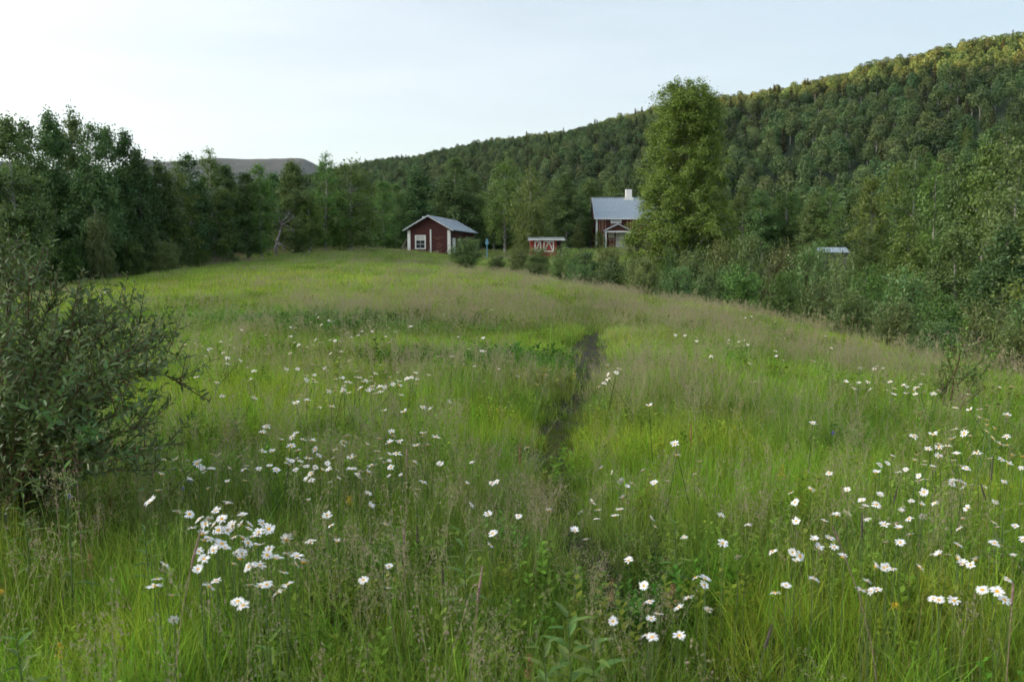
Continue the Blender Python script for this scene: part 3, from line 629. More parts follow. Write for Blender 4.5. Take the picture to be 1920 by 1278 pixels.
# ---- the bank of bushes along the right side of the meadow
BK = [
 (873,446,57,72,'bush','round bright green willow bush by itself in front of the cottage side wall','round'),
 (933,478,58,40,'bush','little low bush between the round willow and the bank of bushes',''),
 (972,462,56,54,'bush','leftmost bush of the bank, below the red shed','' ),
 (1010,462,58,60,'bush','bush directly below the shed doors',''),
 (1058,461,54,70,'bush','darker bush below the right end of the shed',''),
 (1000,492,51,60,'bush','low front bush at the left end of the bank',''),
 (1095,468,56,70,'bush','bush between shed and house, its top just under the porch',''),
 (1140,461,58,66,'bush','bush in front of the house porch, left of its door',''),
 (1088,494,48,72,'bush','front bush at the meadow edge left of the house',''),
 (1146,482,47,84,'bush','pale green front bush below the house porch',''),
 (1196,457,56,60,'bush','bush at the left foot of the great birch',''),
 (1208,478,45,88,'bush','wide front bush below the left side of the great birch',''),
 (1252,462,50,60,'bushb','bright upright young birch in front of the great trunk',''),
 (1300,466,48,90,'bush','deep green bush below the great birch',''),
 (1275,500,42,90,'bush','front bush at the meadow edge beneath the great birch',''),
 (1352,446,52,90,'bush','bush at the right foot of the great birch',''),
 (1408,440,50,90,'bush','bush with tall pointed shoots right of the great birch',''),
 (1340,496,39,100,'bush','dark front bush right of the great trunk',''),
 (1400,490,37,110,'bushb','bushy young birch leaning over the meadow edge',''),
 (1462,456,48,96,'bush','bush in the back row midway to the grey hut',''),
 (1520,460,46,96,'bush','back-row bush just left of the grey hut roof',''),
 (1470,506,33,96,'bushb','slender yellow-green sapling bush in the front row',''),
 (1540,520,30,120,'bush','front bush below the grey hut roof',''),
 (1545,467,52,46,'bush','small bush hiding the front of the grey hut roof',''),
 (1580,469,44,80,'bush','back-row bush under the grey hut roof',''),
 (1640,492,40,110,'bushb','back-row bush right of the grey hut',''),
 (1610,540,27,120,'bush','front bush right of the hut, close to the meadow edge',''),
 (1700,508,30,130,'bush','tall pale-topped bush in front of the big trees on the right',''),
 (1690,560,23,130,'bush','low front bush in the curve of the meadow edge',''),
 (1770,540,25,140,'bushb','dark bush under the right-hand trees',''),
 (1765,600,20,120,'bush','small front bush left of the thin sapling',''),
 (1850,560,22,150,'bush','dark wide bush behind the thin sapling',''),
 (1900,600,18,150,'bush','low dark bush at the right edge by the meadow',''),
 (1958,560,19,170,'bush','dark bush cut by the right edge of the picture','')]
for px, yt, Y, w, k, lb, _ in BK: plant_px(k, px, yt, Y, w*1.12, lb, cat='bush', name='willow_bush' if k == 'bush' else 'birch_bush')
# ---- woodland floor mass: the wood goes on behind the trees that can be told apart
def woodland():
    r = np.random.default_rng(9); P = []
    def fill(x0, x1, y0, y1, n, cond):
        x = r.uniform(x0, x1, n); y = r.uniform(y0, y1, n); k = cond(x, y); P.append(np.c_[x, y][k])
    lx = lambda y: np.interp(y, [20, 40, 46, 57, 66, 76, 92, 110, 200], [-26, -27, -29, -25.5, -22.5, -19, -16, -16, -16])
    fill(-95, 10, 30, 190, 2600, lambda x, y: (x < lx(y)-2.5) & (x > -.8*y-8) | ((y > 106) & (x > -.8*y)))
    fill(2, 150, 30, 200, 3000, lambda x, y: ((y > 126) | (x > np.interp(y, [30, 50, 80, 110, 126], [31, 34, 40, 32, 26]))) & (x < .8*y+8) & (np.hypot(x-28, y-72) > 8) & ((x > .26*y)|(y > 126)))
    fill(15, 30, 14, 40, 60, lambda x, y: (x > 14+0*y) & (x > .62*y+1) & (x < .62*y+9))
    P = np.concatenate(P); cell = 3.4; seen = set(); k = []
    for i, (a, b) in enumerate(P):
        q = (int(a//cell), int(b//cell))
        if q in seen: continue
        seen.add(q); k.append(i)
    P = P[k]; x, y = P.T; z = ht(x, y, False); n = len(x); d = np.hypot(x, y)
    # keep tops below those of the front row
    sc = r.uniform(.62, .86, n)
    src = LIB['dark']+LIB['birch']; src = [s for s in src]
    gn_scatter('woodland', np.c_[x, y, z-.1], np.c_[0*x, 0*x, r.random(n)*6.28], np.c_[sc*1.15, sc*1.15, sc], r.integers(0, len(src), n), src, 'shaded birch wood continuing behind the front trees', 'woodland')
    print('woodland', n)
woodland()
# ---------------------------------------------------------------- buildings
def gable_roof(mb, hw, z_e, z_r, y0, y1, th=.09):
    """two slopes; half width hw, eaves height z_e, ridge z_r"""
    mb.prism([(-hw, z_e), (0, z_r), (hw, z_e), (hw, z_e-th), (0, z_r-th), (-hw, z_e-th)], y0, y1)
def planks_h(mb, poly_w, z0, z1, y, step=.17, depth=.02, skip=None):
    """horizontal overlapping boards on the plane y, between z0 and z1; poly_w(z) gives left and right ends"""
    z = z0; i = 0
    while z < z1-.02:
        zt = min(z+step-.012, z1); a, b = poly_w((z+zt)/2)
        segs = [(a, b)]
        if skip:
            for (sx0, sx1, sz0, sz1) in skip:
                ns = []
                for (p, q) in segs:
                    if zt > sz0 and z < sz1 and q > sx0 and p < sx1:
                        if sx0-p > .03: ns.append((p, sx0))
                        if q-sx1 > .03: ns.append((sx1, q))
                    else: ns.append((p, q))
                segs = ns
        for (p, q) in segs:
            if q-p > .05: mb.box(p, q, y-depth-.008*(i % 3 == 0), y, z, zt)
        z += step; i += 1
def window(parent, cx, z0, w, h, y, cols, rows, glass=None, curtain=0, cas=.11, name='window', mat='white'):
    """casing, sash bars and panes set on the plane y (facing -y)"""
    glass = glass or M['glass']
    fr = MB(); 
    fr.box(cx-w/2, cx-w/2+cas, y-.06, y+.02, z0, z0+h); fr.box(cx+w/2-cas, cx+w/2, y-.06, y+.02, z0, z0+h)
    fr.box(cx-w/2+cas, cx+w/2-cas, y-.058, y+.02, z0+h-cas, z0+h); fr.box(cx-w/2+cas, cx+w/2-cas, y-.075, y+.02, z0, z0+cas*.9)
    o = fr.build(name, M[mat], parent)
    iw, ih = w-2*cas, h-2*cas+.01; x0, zb = cx-iw/2, z0+cas*.9; bw = .035
    for c in range(1, cols): MB().box(x0+iw*c/cols-bw/2, x0+iw*c/cols+bw/2, y-.045, y-.012, zb, zb+ih).build('sash_bar', M[mat], o)
    for r_ in range(1, rows):
        for c in range(cols): MB().box(x0+iw*c/cols+bw/2*(c > 0), x0+iw*(c+1)/cols-bw/2*(c < cols-1), y-.040, y-.012, zb+ih*r_/rows-bw/2, zb+ih*r_/rows+bw/2).build('sash_bar', M[mat], o)
    for r_ in range(rows):
        for c in range(cols):
            MB().box(x0+iw*c/cols+bw/2, x0+iw*(c+1)/cols-bw/2, y-.022, y-.016, zb+ih*r_/rows+bw/2, zb+ih*(r_+1)/rows-bw/2).build('pane', glass if r_ < rows-curtain else M['curtain'], o)
    return o
# ---- small red cottage
def cottage():
    a = at(764, 476, 78.0); b = at(845, 480, 78.6); W_ = math.hypot(b[0]-a[0], b[1]-a[1]); cx, cyy = (a[0]+b[0])/2, (a[1]+b[1])/2
    rz = -R(9.5); hw = W_/2; D = 11.0; zg = 1.25
    root = empty('cottage', (cx, cyy, zg), rz); tag(root, 'small dark red log cottage with white corner boards and metal roof on the meadow crest', 'cottage')
    ze, zr = 4.13-zg, 5.5-zg; ov = .42; slope = (zr-ze)/(hw+ov); zw = ze+.02; zpk = zw+slope*hw
    w = MB(); w.prism([(-hw, -.6), (hw, -.6), (hw, zw), (0, zpk), (-hw, zw)], 0, D); w.build('wall', M['red_board'], root)
    px = lambda p: (p-804.5)/81*W_   # picture columns of the gable to metres
    wx, ww, wz0, wh = px(788), 1.08, at(788, 467, 78)[2]-zg, 1.36
    pl = MB(); planks_h(pl, lambda z: (-hw+.02 if z < zw else -(zpk-z)/slope+.03, hw-.02 if z < zw else (zpk-z)/slope-.03), -.4, zpk-.08, 0, skip=[(wx-ww/2, wx+ww/2, wz0, wz0+wh), (px(808)-.07, px(808)+.07, -1, at(808, 430, 78)[2]-zg)])
    tag(pl.build('boards', M['red_board'], root), kind='stuff')
    wb = MB(); rr = random.Random(3)
    for i in range(70):
        z = -.1 + rr.randrange(0, 17)*.17; x0 = rr.choice([px(rr.uniform(812, 836)), px(rr.uniform(799, 806)), px(rr.uniform(811, 820))]); l_ = rr.uniform(.15, .7)
        if x0+l_ < hw-.3 and z < 2.2 and not (x0 < px(808)+.1 and x0+l_ > px(808)-.1): wb.box(x0, x0+l_, -.034, -.026, z+.02, z+.05)
    tag(wb.build('bleached_board_edges', M['worn_orange'], root), kind='stuff')
    for x in (-hw, hw):
        MB().box(x-.05 if x < 0 else x-.24, x+.24 if x < 0 else x+.05, -.075, -.028, -.4, zw-.08).build('corner_board', M['white'], root)
    MB().box(hw+.0, hw+.045, -.028, .2, -.4, zw-.12).build('corner_board', M['white'], root)
    MB().box(px(808)-.065, px(808)+.065, -.09, -.02, -.4, at(808, 430, 78)[2]-zg).build('cover_strip', M['white'], root)
    window(root, wx, wz0, ww, wh, -.03, 2, 3, curtain=1)
    # curtain row is lace; below it dark panes
    rf = MB(); gable_roof(rf, hw+ov, ze-.02, zr+.03, -.38, D+.35, .07); rfo = rf.build('roof', M['sheet'], root)
    for s_ in (-1, 1):
        for k in range(14):
            y = -.3 + k*.88; MB().bar((s_*.02, y, zr+.045), (s_*(hw+ov), y, ze-.005), .03, .035).build('seam', M['sheet'], rfo)
    for s_ in (-1, 1): MB().bar((0, -.405, zr-.07), (s_*(hw+ov), -.405, ze-.12), .045, .16, up=(0, 1, 0)).build('barge_board', M['white'], root)
    cxm, czm = px(785.5), at(785, 407, 80)[2]-zg
    ch = MB(); ch.box(cxm-.27, cxm+.27, 2.2, 2.75, ze+.2, czm); ch.box(cxm-.31, cxm+.31, 2.16, 2.79, czm, czm+.09); ch.build('chimney', M['plaster'], root)
    # side wall: door and windows face +x
    sb = MB(); z = -.4
    while z < zw-.1: sb.box(hw, hw+.022, .2, D-.02, z, z+.158); z += .17
    tag(sb.build('boards', M['red_board'], root), kind='stuff')
    def side(y0, y1, z0, z1, nm, m, panes=False):
        f = MB(); c = .1; f.box(hw+.022, hw+.08, y0, y0+c, z0, z1).box(hw+.022, hw+.08, y1-c, y1, z0, z1).box(hw+.022, hw+.078, y0+c, y1-c, z1-c, z1)
        if panes: f.box(hw+.022, hw+.085, y0+c, y1-c, z0, z0+c).box(hw+.022, hw+.06, (y0+y1)/2-.02, (y0+y1)/2+.02, z0+c, z1-c)
        o = f.build(nm, M['white'], root); MB().box(hw+.024, hw+.035, y0+c, y1-c, z0+c*panes, z1-c).build('pane' if panes else 'door_leaf', m, o)
    side(.9, 1.95, .0, 2.1, 'door', M['white']); side(3.4, 4.5, .75, 2.05, 'window', M['glass'], True); side(6.6, 7.7, .75, 2.05, 'window', M['glass'], True)
    # porch steps stone
    MB().box(hw+.05, hw+.9, .9, 2.0, -.4, -.12).build('door_step', M['stone'], root)
cottage()
def pole_prop():
    a = at(749, 474, 78.5); b = at(763, 448, 79.2); m = MB().tube([tuple(a), tuple(b)], .045, 6); o = m.build('wooden_prop', M['wood']); tag(o, 'thin grey pole leaning against the left corner of the cottage', 'pole')
pole_prop()
def stake():
    x, y = at(788, 480, 70)[:2]; g = h1(x, y); o = MB().tube([(x, y, g-.2), (x+.01, y, at(788, 452, 70)[2])], .022, 6).build('stake', M['wood']); tag(o, 'thin grey stake standing in the grass before the cottage window', 'stake')
stake()
# ---- tall house
def house():
    Y0 = 105.; k = Y0/FPX; zg = h1(at(1150, 462, Y0)[0], Y0)-.1; X = lambda p: (p-960)*k; Z = lambda p: at(1150, p, Y0)[2]-zg
    x0, x1 = X(1116), X(1246); xc = (x0+x1)/2; D = 6.2; root = empty('house', (xc, Y0, zg)); tag(root, 'tall weathered dark red house with pale metal roof and white gabled porch', 'house')
    lx = lambda p: X(p)-xc; ze = Z(405.5); zr = at(1150, 370.5, Y0+D/2)[2]-zg; hw = (x1-x0)/2
    # wall, ridge runs along x
    w = MB(); n = 0
    v = [(-hw, 0, -.8), (hw, 0, -.8), (hw, D, -.8), (-hw, D, -.8), (-hw, 0, ze), (hw, 0, ze), (hw, D, ze), (-hw, D, ze), (-hw, D/2, zr-.12), (hw, D/2, zr-.12)]
    w.v = v; w.f = [(0,1,5,4), (2,3,7,6), (3,0,4,8,7), (1,2,6,9,5), (4,5,9,8), (7,8,9,6), (0,3,2,1)]; w.build('wall', M['worn_board'], root)
    uw = (lx(1143), lx(1163), Z(418.5), Z(407.5)); skips = [uw, (lx(1139), lx(1151), Z(446), Z(433.5)), (lx(1152.5), lx(1172), -1, Z(432))]
    bl = MB(); bo = MB(); rr = random.Random(8); x = -hw+.12; i = 0
    while x < hw-.1:
        segs = [(-.6, ze-.02)]
        for (a, b, c, d) in skips:
            if x+.13 > a and x < b:
                ns = []
                for (p, q) in segs:
                    if q > c and p < d:
                        if c-p > .05: ns.append((p, c))
                        if q-d > .05: ns.append((d, q))
                    else: ns.append((p, q))
                segs = ns
        for (p, q) in segs:
            (bo if rr.random() < .32 else bl).box(x, x+.13, -.028-.01*(i % 2), -.002, p, q)
        x += .15; i += 1
    tag(bl.build('boards', M['worn_board'], root), kind='stuff'); tag(bo.build('bleached_boards', M['worn_orange'], root), kind='stuff')
    for s_ in (-1, 1): MB().box(s_*hw-.02 if s_ < 0 else hw-.2, -hw+.2 if s_ < 0 else hw+.02, -.07, -.04, -.6, ze-.05).build('corner_board', M['white'], root)
    rf = MB(); ov = .45; sl = (zr-ze)/(D/2)
    zf = ze-sl*ov+.1
    rf.v = [(-hw-.25, -ov, zf), (hw+.25, -ov, zf), (hw+.25, D/2, zr), (-hw-.25, D/2, zr), (hw+.25, D+ov, zf), (-hw-.25, D+ov, zf)]; rf.v += [(a, b, c-.09) for a, b, c in rf.v]
    rf.f = [(0,1,2,3), (3,2,4,5), (7,6,9,8), (8,9,11,10), (0,6,7,1), (5,4,10,11), (0,3,9,6), (3,5,11,9), (1,7,8,2), (2,8,10,4)]
    ro = rf.build('roof', M['sheet'], root)
    # standing seams and sheet rows
    x = -hw-.2
    sm = MB(); q = 0
    while x < hw+.2: sm.bar((x, -ov, zf+.012), (x, D/2, zr+.012), .03, .03); x += .42; q += 1
    for t in (.28, .52, .76): sm.bar((-hw-.2, -ov+(D/2+ov)*t, zf+(zr-zf)*t+.004), (hw+.2, -ov+(D/2+ov)*t, zf+(zr-zf)*t+.004), .02, .014, up=(0, 0, 1))
    tag(sm.build('sheet_seams', M['sheet'], ro), kind='stuff')
    MB().bar((-hw-.26, D/2, zr+.03), (hw+.26, D/2, zr+.03), .16, .05).build('ridge_cap', M['sheet'], ro)
    MB().bar((-hw-.26, -ov-.03, zf-.07), (hw+.26, -ov-.03, zf-.07), .03, .14).build('eaves_board', M['white'], root)
    MB().bar((-hw-.27, -ov, zf-.07), (-hw-.27, D/2, zr-.06), .03, .15).build('barge_board', M['white'], root)
    ch = MB(); kk = (Y0+D/2)/FPX; c0 = (1175.5-960)*kk-xc; z_ = lambda p: at(1150, p, Y0+D/2)[2]-zg
    ch.box(c0-.62, c0+.62, D/2-.45, D/2+.45, zr-.5, z_(370.5)); ch.box(c0-.40, c0+.40, D/2-.35, D/2+.35, z_(370.5), z_(355.5)); co = ch.build('chimney', M['plaster'], root)
    MB().box(c0-.30, c0+.30, D/2-.27, D/2+.27, z_(355.5), z_(353)).build('chimney_cap', M['black'], co)
    window(root, (uw[0]+uw[1])/2, uw[2], uw[1]-uw[0], uw[3]-uw[2], -.03, 2, 1, glass=M['curtain'], cas=.16)
    # porch
    pd = 1.9; pl, pr = lx(1130), lx(1176); pe = Z(430.5)-.14; pa = Z(418)-.14; pc = (pl+pr)/2; ov2 = .16; sl2 = (pa-pe)/(pr-pc+ov2)
    po = empty('porch', (0, 0, 0)); po.parent = root
    r2 = MB(); r2.prism([(pl-ov2, pe), (pc, pa), (pr+ov2, pe), (pr+ov2, pe-.07), (pc, pa-.07), (pl-ov2, pe-.07)], -pd-.2, -.05); r2.build('porch_roof', M['sheet'], po)
    for s_, xe in ((-1, pl-ov2), (1, pr+ov2)): MB().bar((pc, -pd-.22, pa-.09), (xe, -pd-.22, pe-.09), .05, .26, up=(0, 1, 0)).build('barge_board', M['white'], po)
    MB().box(pl-.05, pr+.05, -pd-.16, -pd-.03, pe-.27, pe-.09).build('beam', M['white'], po)
    MB().prism([(pl+.1, pe-.09), (pc, pa-.12), (pr-.1, pe-.09)], -pd-.1, -pd-.06).build('gable_panel', M['worn_board'], po)
    for xx in (pl+.09, pr-.09): MB().box(xx-.085, xx+.085, -pd-.15, -pd+.02, -.5, pe-.27).build('post', M['white'], po)
    for xx in (pl+.06, pr-.06): MB().box(xx-.05, xx+.05, -.14, -.045, -.5, pe-.1).build('post', M['white'], po)
    MB().box(pl+.19, lx(1152), -pd-.09, -pd-.03, Z(449.8), Z(448.8)).build('rail', M['wood'], po); MB().box(lx(1152), pr-.19, -pd-.09, -pd-.03, Z(449.8), Z(448.8)).build('rail', M['wood'], po)
    MB().box(pl, pr, -pd-.1, -.045, -.6, -.02).build('porch_floor', M['wood'], po)
    MB().box(lx(1139), lx(1150.5), -.09, -.005, Z(445.5), Z(434)).build('shutter', M['cream'], root)
    d = MB(); d.box(lx(1153), lx(1171.5), -.07, -.005, .0, Z(432.5)); do = d.build('door', M['cream'], root)
    MB().box(lx(1161.9), lx(1162.4), -.085, -.07, .02, Z(433)).build('door_strip', M['white'], do); MB().box(lx(1163.4), lx(1164.6), -.12, -.07, 1.0, 1.06).build('handle', M['black'], do)
    MB().tube([(lx(1126), -.1, -.5), (lx(1126), -.1, Z(432))], .04, 6).build('downpipe', M['worn_orange'], root)
house()
# ---- red shed
def shed():
    Y0 = 84.; k = Y0/FPX; X = lambda p: (p-960)*k; zg = 1.35; Z = lambda p: at(1025, p, Y0)[2]-zg; x0, x1 = X(994), X(1052); xc = (x0+x1)/2
    root = empty('shed', (xc, Y0, zg)); tag(root, 'low bright red shed with white-braced double doors and corrugated roof', 'shed'); lx = lambda p: X(p)-xc; hw = (x1-x0)/2
    MB().box(-hw, lx(1043), .0, 2.6, -.6, Z(449)).build('wall', M['shed_red'], root); MB().box(lx(1043), hw, .9, 2.6, -.6, Z(449)).build('wall', M['dark_bark'], root)  # open bay at right: recessed wall coloured dark to stand in for its shade
    b = MB(); x = -hw
    while x < lx(1043)-.1: b.box(x+.008, x+.132, -.02, -.001, -.5, Z(449.5)); x += .14
    tag(b.build('boards', M['shed_red'], root), kind='stuff')
    rf = MB(); n = 60; xa, xb = -hw-.25, hw+.35; za, zb = Z(447.5), Z(443.6)
    V = []; 
    for i in range(n*2+1):
        x = xa+(xb-xa)*i/(n*2); zz = .02*math.cos(math.pi*i); V += [(x, -.5, za+zz), (x, 3.0, zb+zz), (x, -.5, za+zz-.025), (x, 3.0, zb+zz-.025)]
    rf.v = V
    for i in range(n*2):
        q = i*4; rf.f += [(q, q+4, q+5, q+1), (q+2, q+3, q+7, q+6), (q, q+2, q+6, q+4), (q+1, q+5, q+7, q+3)]
    rf.build('roof', M['sheet2'], root); MB().bar((xa, -.47, za-.11), (xb, -.47, za-.11), .04, .13).build('fascia', M['white'], root)
    for i, (p0, p1) in enumerate(((1002, 1014), (1018.5, 1038))):
        d = MB(); zt = Z(452); z0 = Z(472); d.box(lx(p0), lx(p1), -.055, -.022, z0, zt); do = d.build('door', M['shed_red'], root)
        f = .11; a, c = lx(p0), lx(p1)
        MB().box(a, a+f, -.09, -.056, z0, zt).build('door_frame', M['white'], do); MB().box(c-f, c, -.09, -.056, z0, zt).build('door_frame', M['white'], do)
        MB().box(a+f, c-f, -.088, -.056, zt-f, zt).build('door_frame', M['white'], do); MB().box(a+f, c-f, -.088, -.056, z0, z0+f).build('door_frame', M['white'], do)
        if i == 0: MB().bar((a+f+.03, -.072, z0+f), (c-f-.04, -.072, zt-f), .09, .03, up=(0, 1, 0)).build('brace', M['white'], do)
        else:
            m_ = (a+c)/2; MB().bar((a+f+.02, -.072, z0+f), (m_-.02, -.072, zt-f), .09, .03, up=(0, 1, 0)).build('brace', M['white'], do); MB().bar((m_+.06, -.072, zt-f), (c-f-.02, -.072, z0+f), .09, .03, up=(0, 1, 0)).build('brace', M['white'], do)
    MB().box(lx(1050), lx(1052), -.35, -.25, -.6, za-.1).build('post', M['dark_bark'], root)
shed()
def hut():
    Y0 = 68.; k = Y0/FPX; X = (1557-960)*k; z_r = at(1557, 463.5, Y0)[2]; z_e = at(1557, 472.5, Y0)[2]; g = h1(X, Y0)
    root = empty('hut', (X, Y0, g), R(-18)); tag(root, 'half-hidden hut with grey-blue metal roof sunk behind the bushes on the right', 'hut')
    MB().box(-1.15, 1.15, 0, 2.6, -.3, z_e-g).build('wall', M['wood'], root)
    rf = MB(); hw = 1.35; rf.v = [(-hw, -.5, z_e-g), (hw, -.5, z_e-g), (hw-.2, 1.3, z_r-g), (-hw+.2, 1.3, z_r-g), (hw, 3.1, z_e-g), (-hw, 3.1, z_e-g)]; rf.v += [(a, b, c-.07) for a, b, c in rf.v]
    rf.f = [(0,1,2,3), (3,2,4,5), (7,6,9,8), (8,9,11,10), (0,6,7,1), (5,4,10,11), (0,3,9,6), (3,5,11,9), (1,7,8,2), (2,8,10,4)]; ro = rf.build('roof', M['sheet'], root)
    for i in range(7): x = -1.25+i*.415; MB().bar((x, -.5, z_e-g+.012), (x*.88, 1.3, z_r-g+.012), .03, .03).build('seam', M['sheet'], ro)
hut()
def signpost():
    Y0 = 74.; k = Y0/FPX; X = (913.5-960)*k; Z = lambda p: at(913, p, Y0)[2]; g = h1(X, Y0); root = empty('signpost', (X, Y0, g)); tag(root, 'pale blue post with a small blue cross-shaped sign right of the cottage', 'signpost')
    MB().tube([(0, 0, -.3), (0, 0, Z(452)-g)], .045, 8).build('post', M['blue'], root)
    MB().box(-.17, .17, -.075, -.045, Z(457)-g, Z(453.2)-g).build('sign_board', M['blue'], root); MB().box(-.09, .09, -.077, -.043, Z(453.2)-g, Z(448)-g).build('sign_top', M['blue'], root); MB().box(-.075, .075, -.076, -.044, Z(459.2)-g, Z(457)-g).build('sign_foot', M['blue'], root)
signpost()
def dead_tree():
    Y0 = 62.; k = Y0/FPX; g = h1((521-960)*k, Y0); P = lambda p, q, d=0.: Vector(((p-521)*k, d, at(521, q, Y0)[2]-g)); root = empty('dead_tree', ((521-960)*k, Y0, g)); tag(root, 'bare grey dead tree with twisted branches at the edge of the left wood', 'tree')
    rr = random.Random(4)
    t = MB().tube([P(521, 476)-Vector((0, 0, .4)), P(520, 464), P(523, 452), P(527, 438, .1), P(531, 425, .1), P(532, 414, .1)], [.13, .10, .09, .08, .065, .05], 8); t.build('trunk', M['dead_wood'], root, smooth=True)
    for nm, pts, r0 in [('limb', [(531,425,.1),(528,412,0),(527,400,-.1),(526,390,-.1)], .08), ('limb', [(532,416,.1),(538,410,.2),(543,402,.3),(547,392,.3)], .08), ('limb', [(531,422,.1),(540,417,0),(548,414,-.3),(553,410,-.5)], .07),
        ('limb', [(532,420,.1),(541,424,.4),(549,430,.5),(553,438,.6)], .05), ('limb', [(529,430,.1),(524,422,-.3),(521,414,-.5)], .05), ('limb', [(523,456,.0),(531,458,-.3),(538,461,-.5),(542,467,-.6)], .06), ('limb', [(522,462,.0),(513,466,-.2),(507,471,-.3)], .06)]:
        Q = [P(a, b, d) for a, b, d in pts]; m = MB(); n = len(Q); m.tube(Q, [r0*(1-.75*i/(n-1)) for i in range(n)], 6)
        for j in range(9):
            s_ = rr.uniform(.3, 1)*(n-1); i = min(int(s_), n-2); p = Q[i].lerp(Q[i+1], s_-i); d = Vector((rr.uniform(-1, 1), rr.uniform(-1, 1), rr.uniform(-.3, 1))).normalized(); l_ = rr.uniform(.25, .7); q = p+d*l_*.5+Vector((rr.uniform(-.08, .08), 0, rr.uniform(-.05, .1)))
            m.tube([p, q, q+Vector((d.x, d.y, d.z-.5)).normalized()*l_*.45], [.022, .014, .006], 4)
        m.build(nm, M['dead_wood'], root, smooth=True)
dead_tree()
# ---------------------------------------------------------------- the meadow
def blades(seed, n, rad, h0, h1_, w, bend=.35, seg=3, straw=.06, spread=.15):
    """a tuft: n curved tapering blades"""
    r = np.random.default_rng(seed); a = r.random(n)*6.28; q = rad*np.sqrt(r.random(n)); bx, by = q*np.cos(a), q*np.sin(a)
    h = r.uniform(h0, h1_, n)*(1-.25*(q/rad)); d = r.random(n)*6.28; lean = r.normal(size=n)*spread; b = np.abs(r.normal(size=n))*bend
    f = r.random(n)*6.28; wx, wy = np.cos(f), np.sin(f); ww = w*r.uniform(.6, 1.3, n)
    V = []; 
    for k in range(seg+1):
        t = k/seg; o = h*(lean*t + b*t*t*.9); x = bx+o*np.cos(d); y = by+o*np.sin(d); z = h*(t-.35*b*t*t); hw = ww*.5*(1-t)**.6
        if k < seg: V += [np.stack([x-wx*hw, y-wy*hw, z], -1), np.stack([x+wx*hw, y+wy*hw, z], -1)]
        else: V += [np.stack([x, y, z], -1)]
    V = np.stack(V, 1); m = V.shape[1]; base = np.arange(n)[:, None]*m
    Q = np.concatenate([base+np.array([[2*k, 2*k+1, 2*k+3, 2*k+2]]) for k in range(seg-1)], 0); T = base+np.array([[2*seg-2, 2*seg-1, 2*seg]])
    ti = r.random(n); st = (r.random(n) < straw)*r.uniform(.4, 1, n)
    return V.reshape(-1, 3), [Q, T], np.r_[np.tile(ti, seg-1), ti], np.r_[np.tile(st, seg-1), st]
def tuft(name, *a, **k):
    V, F, ti, st = blades(*a, **k); return np_mesh(name, V, F, M['grass'], attrs={'tint': ti, 'straw': st})
def panicle(name, seed, n, rad, h0, h1_, top, fan, nsp, sp, stemw, dens=1.0):
    """fine flowering grass: thin stalks with an airy head of tiny spikelets"""
    r = np.random.default_rng(seed); Q = []; V = []; ti = []; st = []; o = 0
    for i in range(n):
        a = r.random()*6.28; q = rad*math.sqrt(r.random()); b = np.array([q*math.cos(a), q*math.sin(a), 0]); h = r.uniform(h0, h1_); ln = r.normal(size=2)*.10
        P = lambda t: b + np.array([ln[0]*h*t*t*1.6, ln[1]*h*t*t*1.6, h*t])
        f = r.random()*6.28; w = np.array([math.cos(f), math.sin(f), 0])*stemw/2
        for k in range(3):
            p, p2 = P(k/3), P((k+1)/3); V += [p-w, p+w, p2+w*.7, p2-w*.7]; Q.append([o, o+1, o+2, o+3]); o += 4; ti.append(.6); st.append(.45)
        for k in range(nsp):
            t = 1-top*r.random()/h; c = P(t); hgt = (1-t)*h/top; rr_ = fan*(.15+math.sin(min(1, hgt+.08)*math.pi)*.9)*r.random()**.6; aa = r.random()*6.28
            c2 = c+np.array([math.cos(aa)*rr_, math.sin(aa)*rr_, rr_*.55*r.random()]); u = r.normal(size=3); u[2] = abs(u[2])+.6; u /= np.linalg.norm(u); v = np.cross(u, r.normal(size=3)); v /= np.linalg.norm(v)
            s = sp*r.uniform(.6, 1.3); V += [c2-u*s, c2+v*s*.35, c2+u*s, c2-v*s*.35]; Q.append([o, o+1, o+2, o+3]); o += 4; ti.append(r.random()); st.append(r.uniform(.55, 1))
    return np_mesh(name, np.array(V), np.array(Q), M['panicle'], attrs={'tint': ti, 'straw': st})
def herb_mesh(name, seed, n, rad, h, ll, lw, mat=None):
    """leafy low herb: upright stalks carrying pointed leaves"""
    r = np.random.default_rng(seed); V = []; F = []; ti = []; o = 0
    for i in range(n):
        a = r.random()*6.28; q = rad*math.sqrt(r.random()); b = np.array([q*math.cos(a), q*math.sin(a), 0]); hh = h*r.uniform(.5, 1); ln = r.normal(size=2)*.2*hh; m = max(4, int(hh/ll*5))
        w = np.array([.0015, .0015, 0]); V += [b-w, b+w, b+w+[ln[0], ln[1], hh], b-w+[ln[0], ln[1], hh]]; F.append([o, o+1, o+2, o+3]); o += 4; ti.append(.5)
        for k in range(m):
            t = (k+.6)/m; c = b+np.array([ln[0]*t, ln[1]*t, hh*t]); aa = k*2.4+r.normal()*.4; up = .25+.6*t+r.normal()*.2; s = ll*(1-.45*t)*r.uniform(.7, 1.2)
            d = np.array([math.cos(aa), math.sin(aa), up]); d /= np.linalg.norm(d); sd_ = np.array([-math.sin(aa), math.cos(aa), 0]); dn = np.array([0, 0, -1])
            V += [c, c+d*s*.5+sd_*lw*.5, c+d*s+dn*s*.15, c+d*s*.5-sd_*lw*.5]; F.append([o, o+1, o+2, o+3]); o += 4; ti.append(r.random())
    return np_mesh(name, np.array(V), np.array(F), mat or M['herb_inst'], attrs={'tint': ti, 'straw': [0]*len(ti)})
M['herb_inst'] = M['grass']
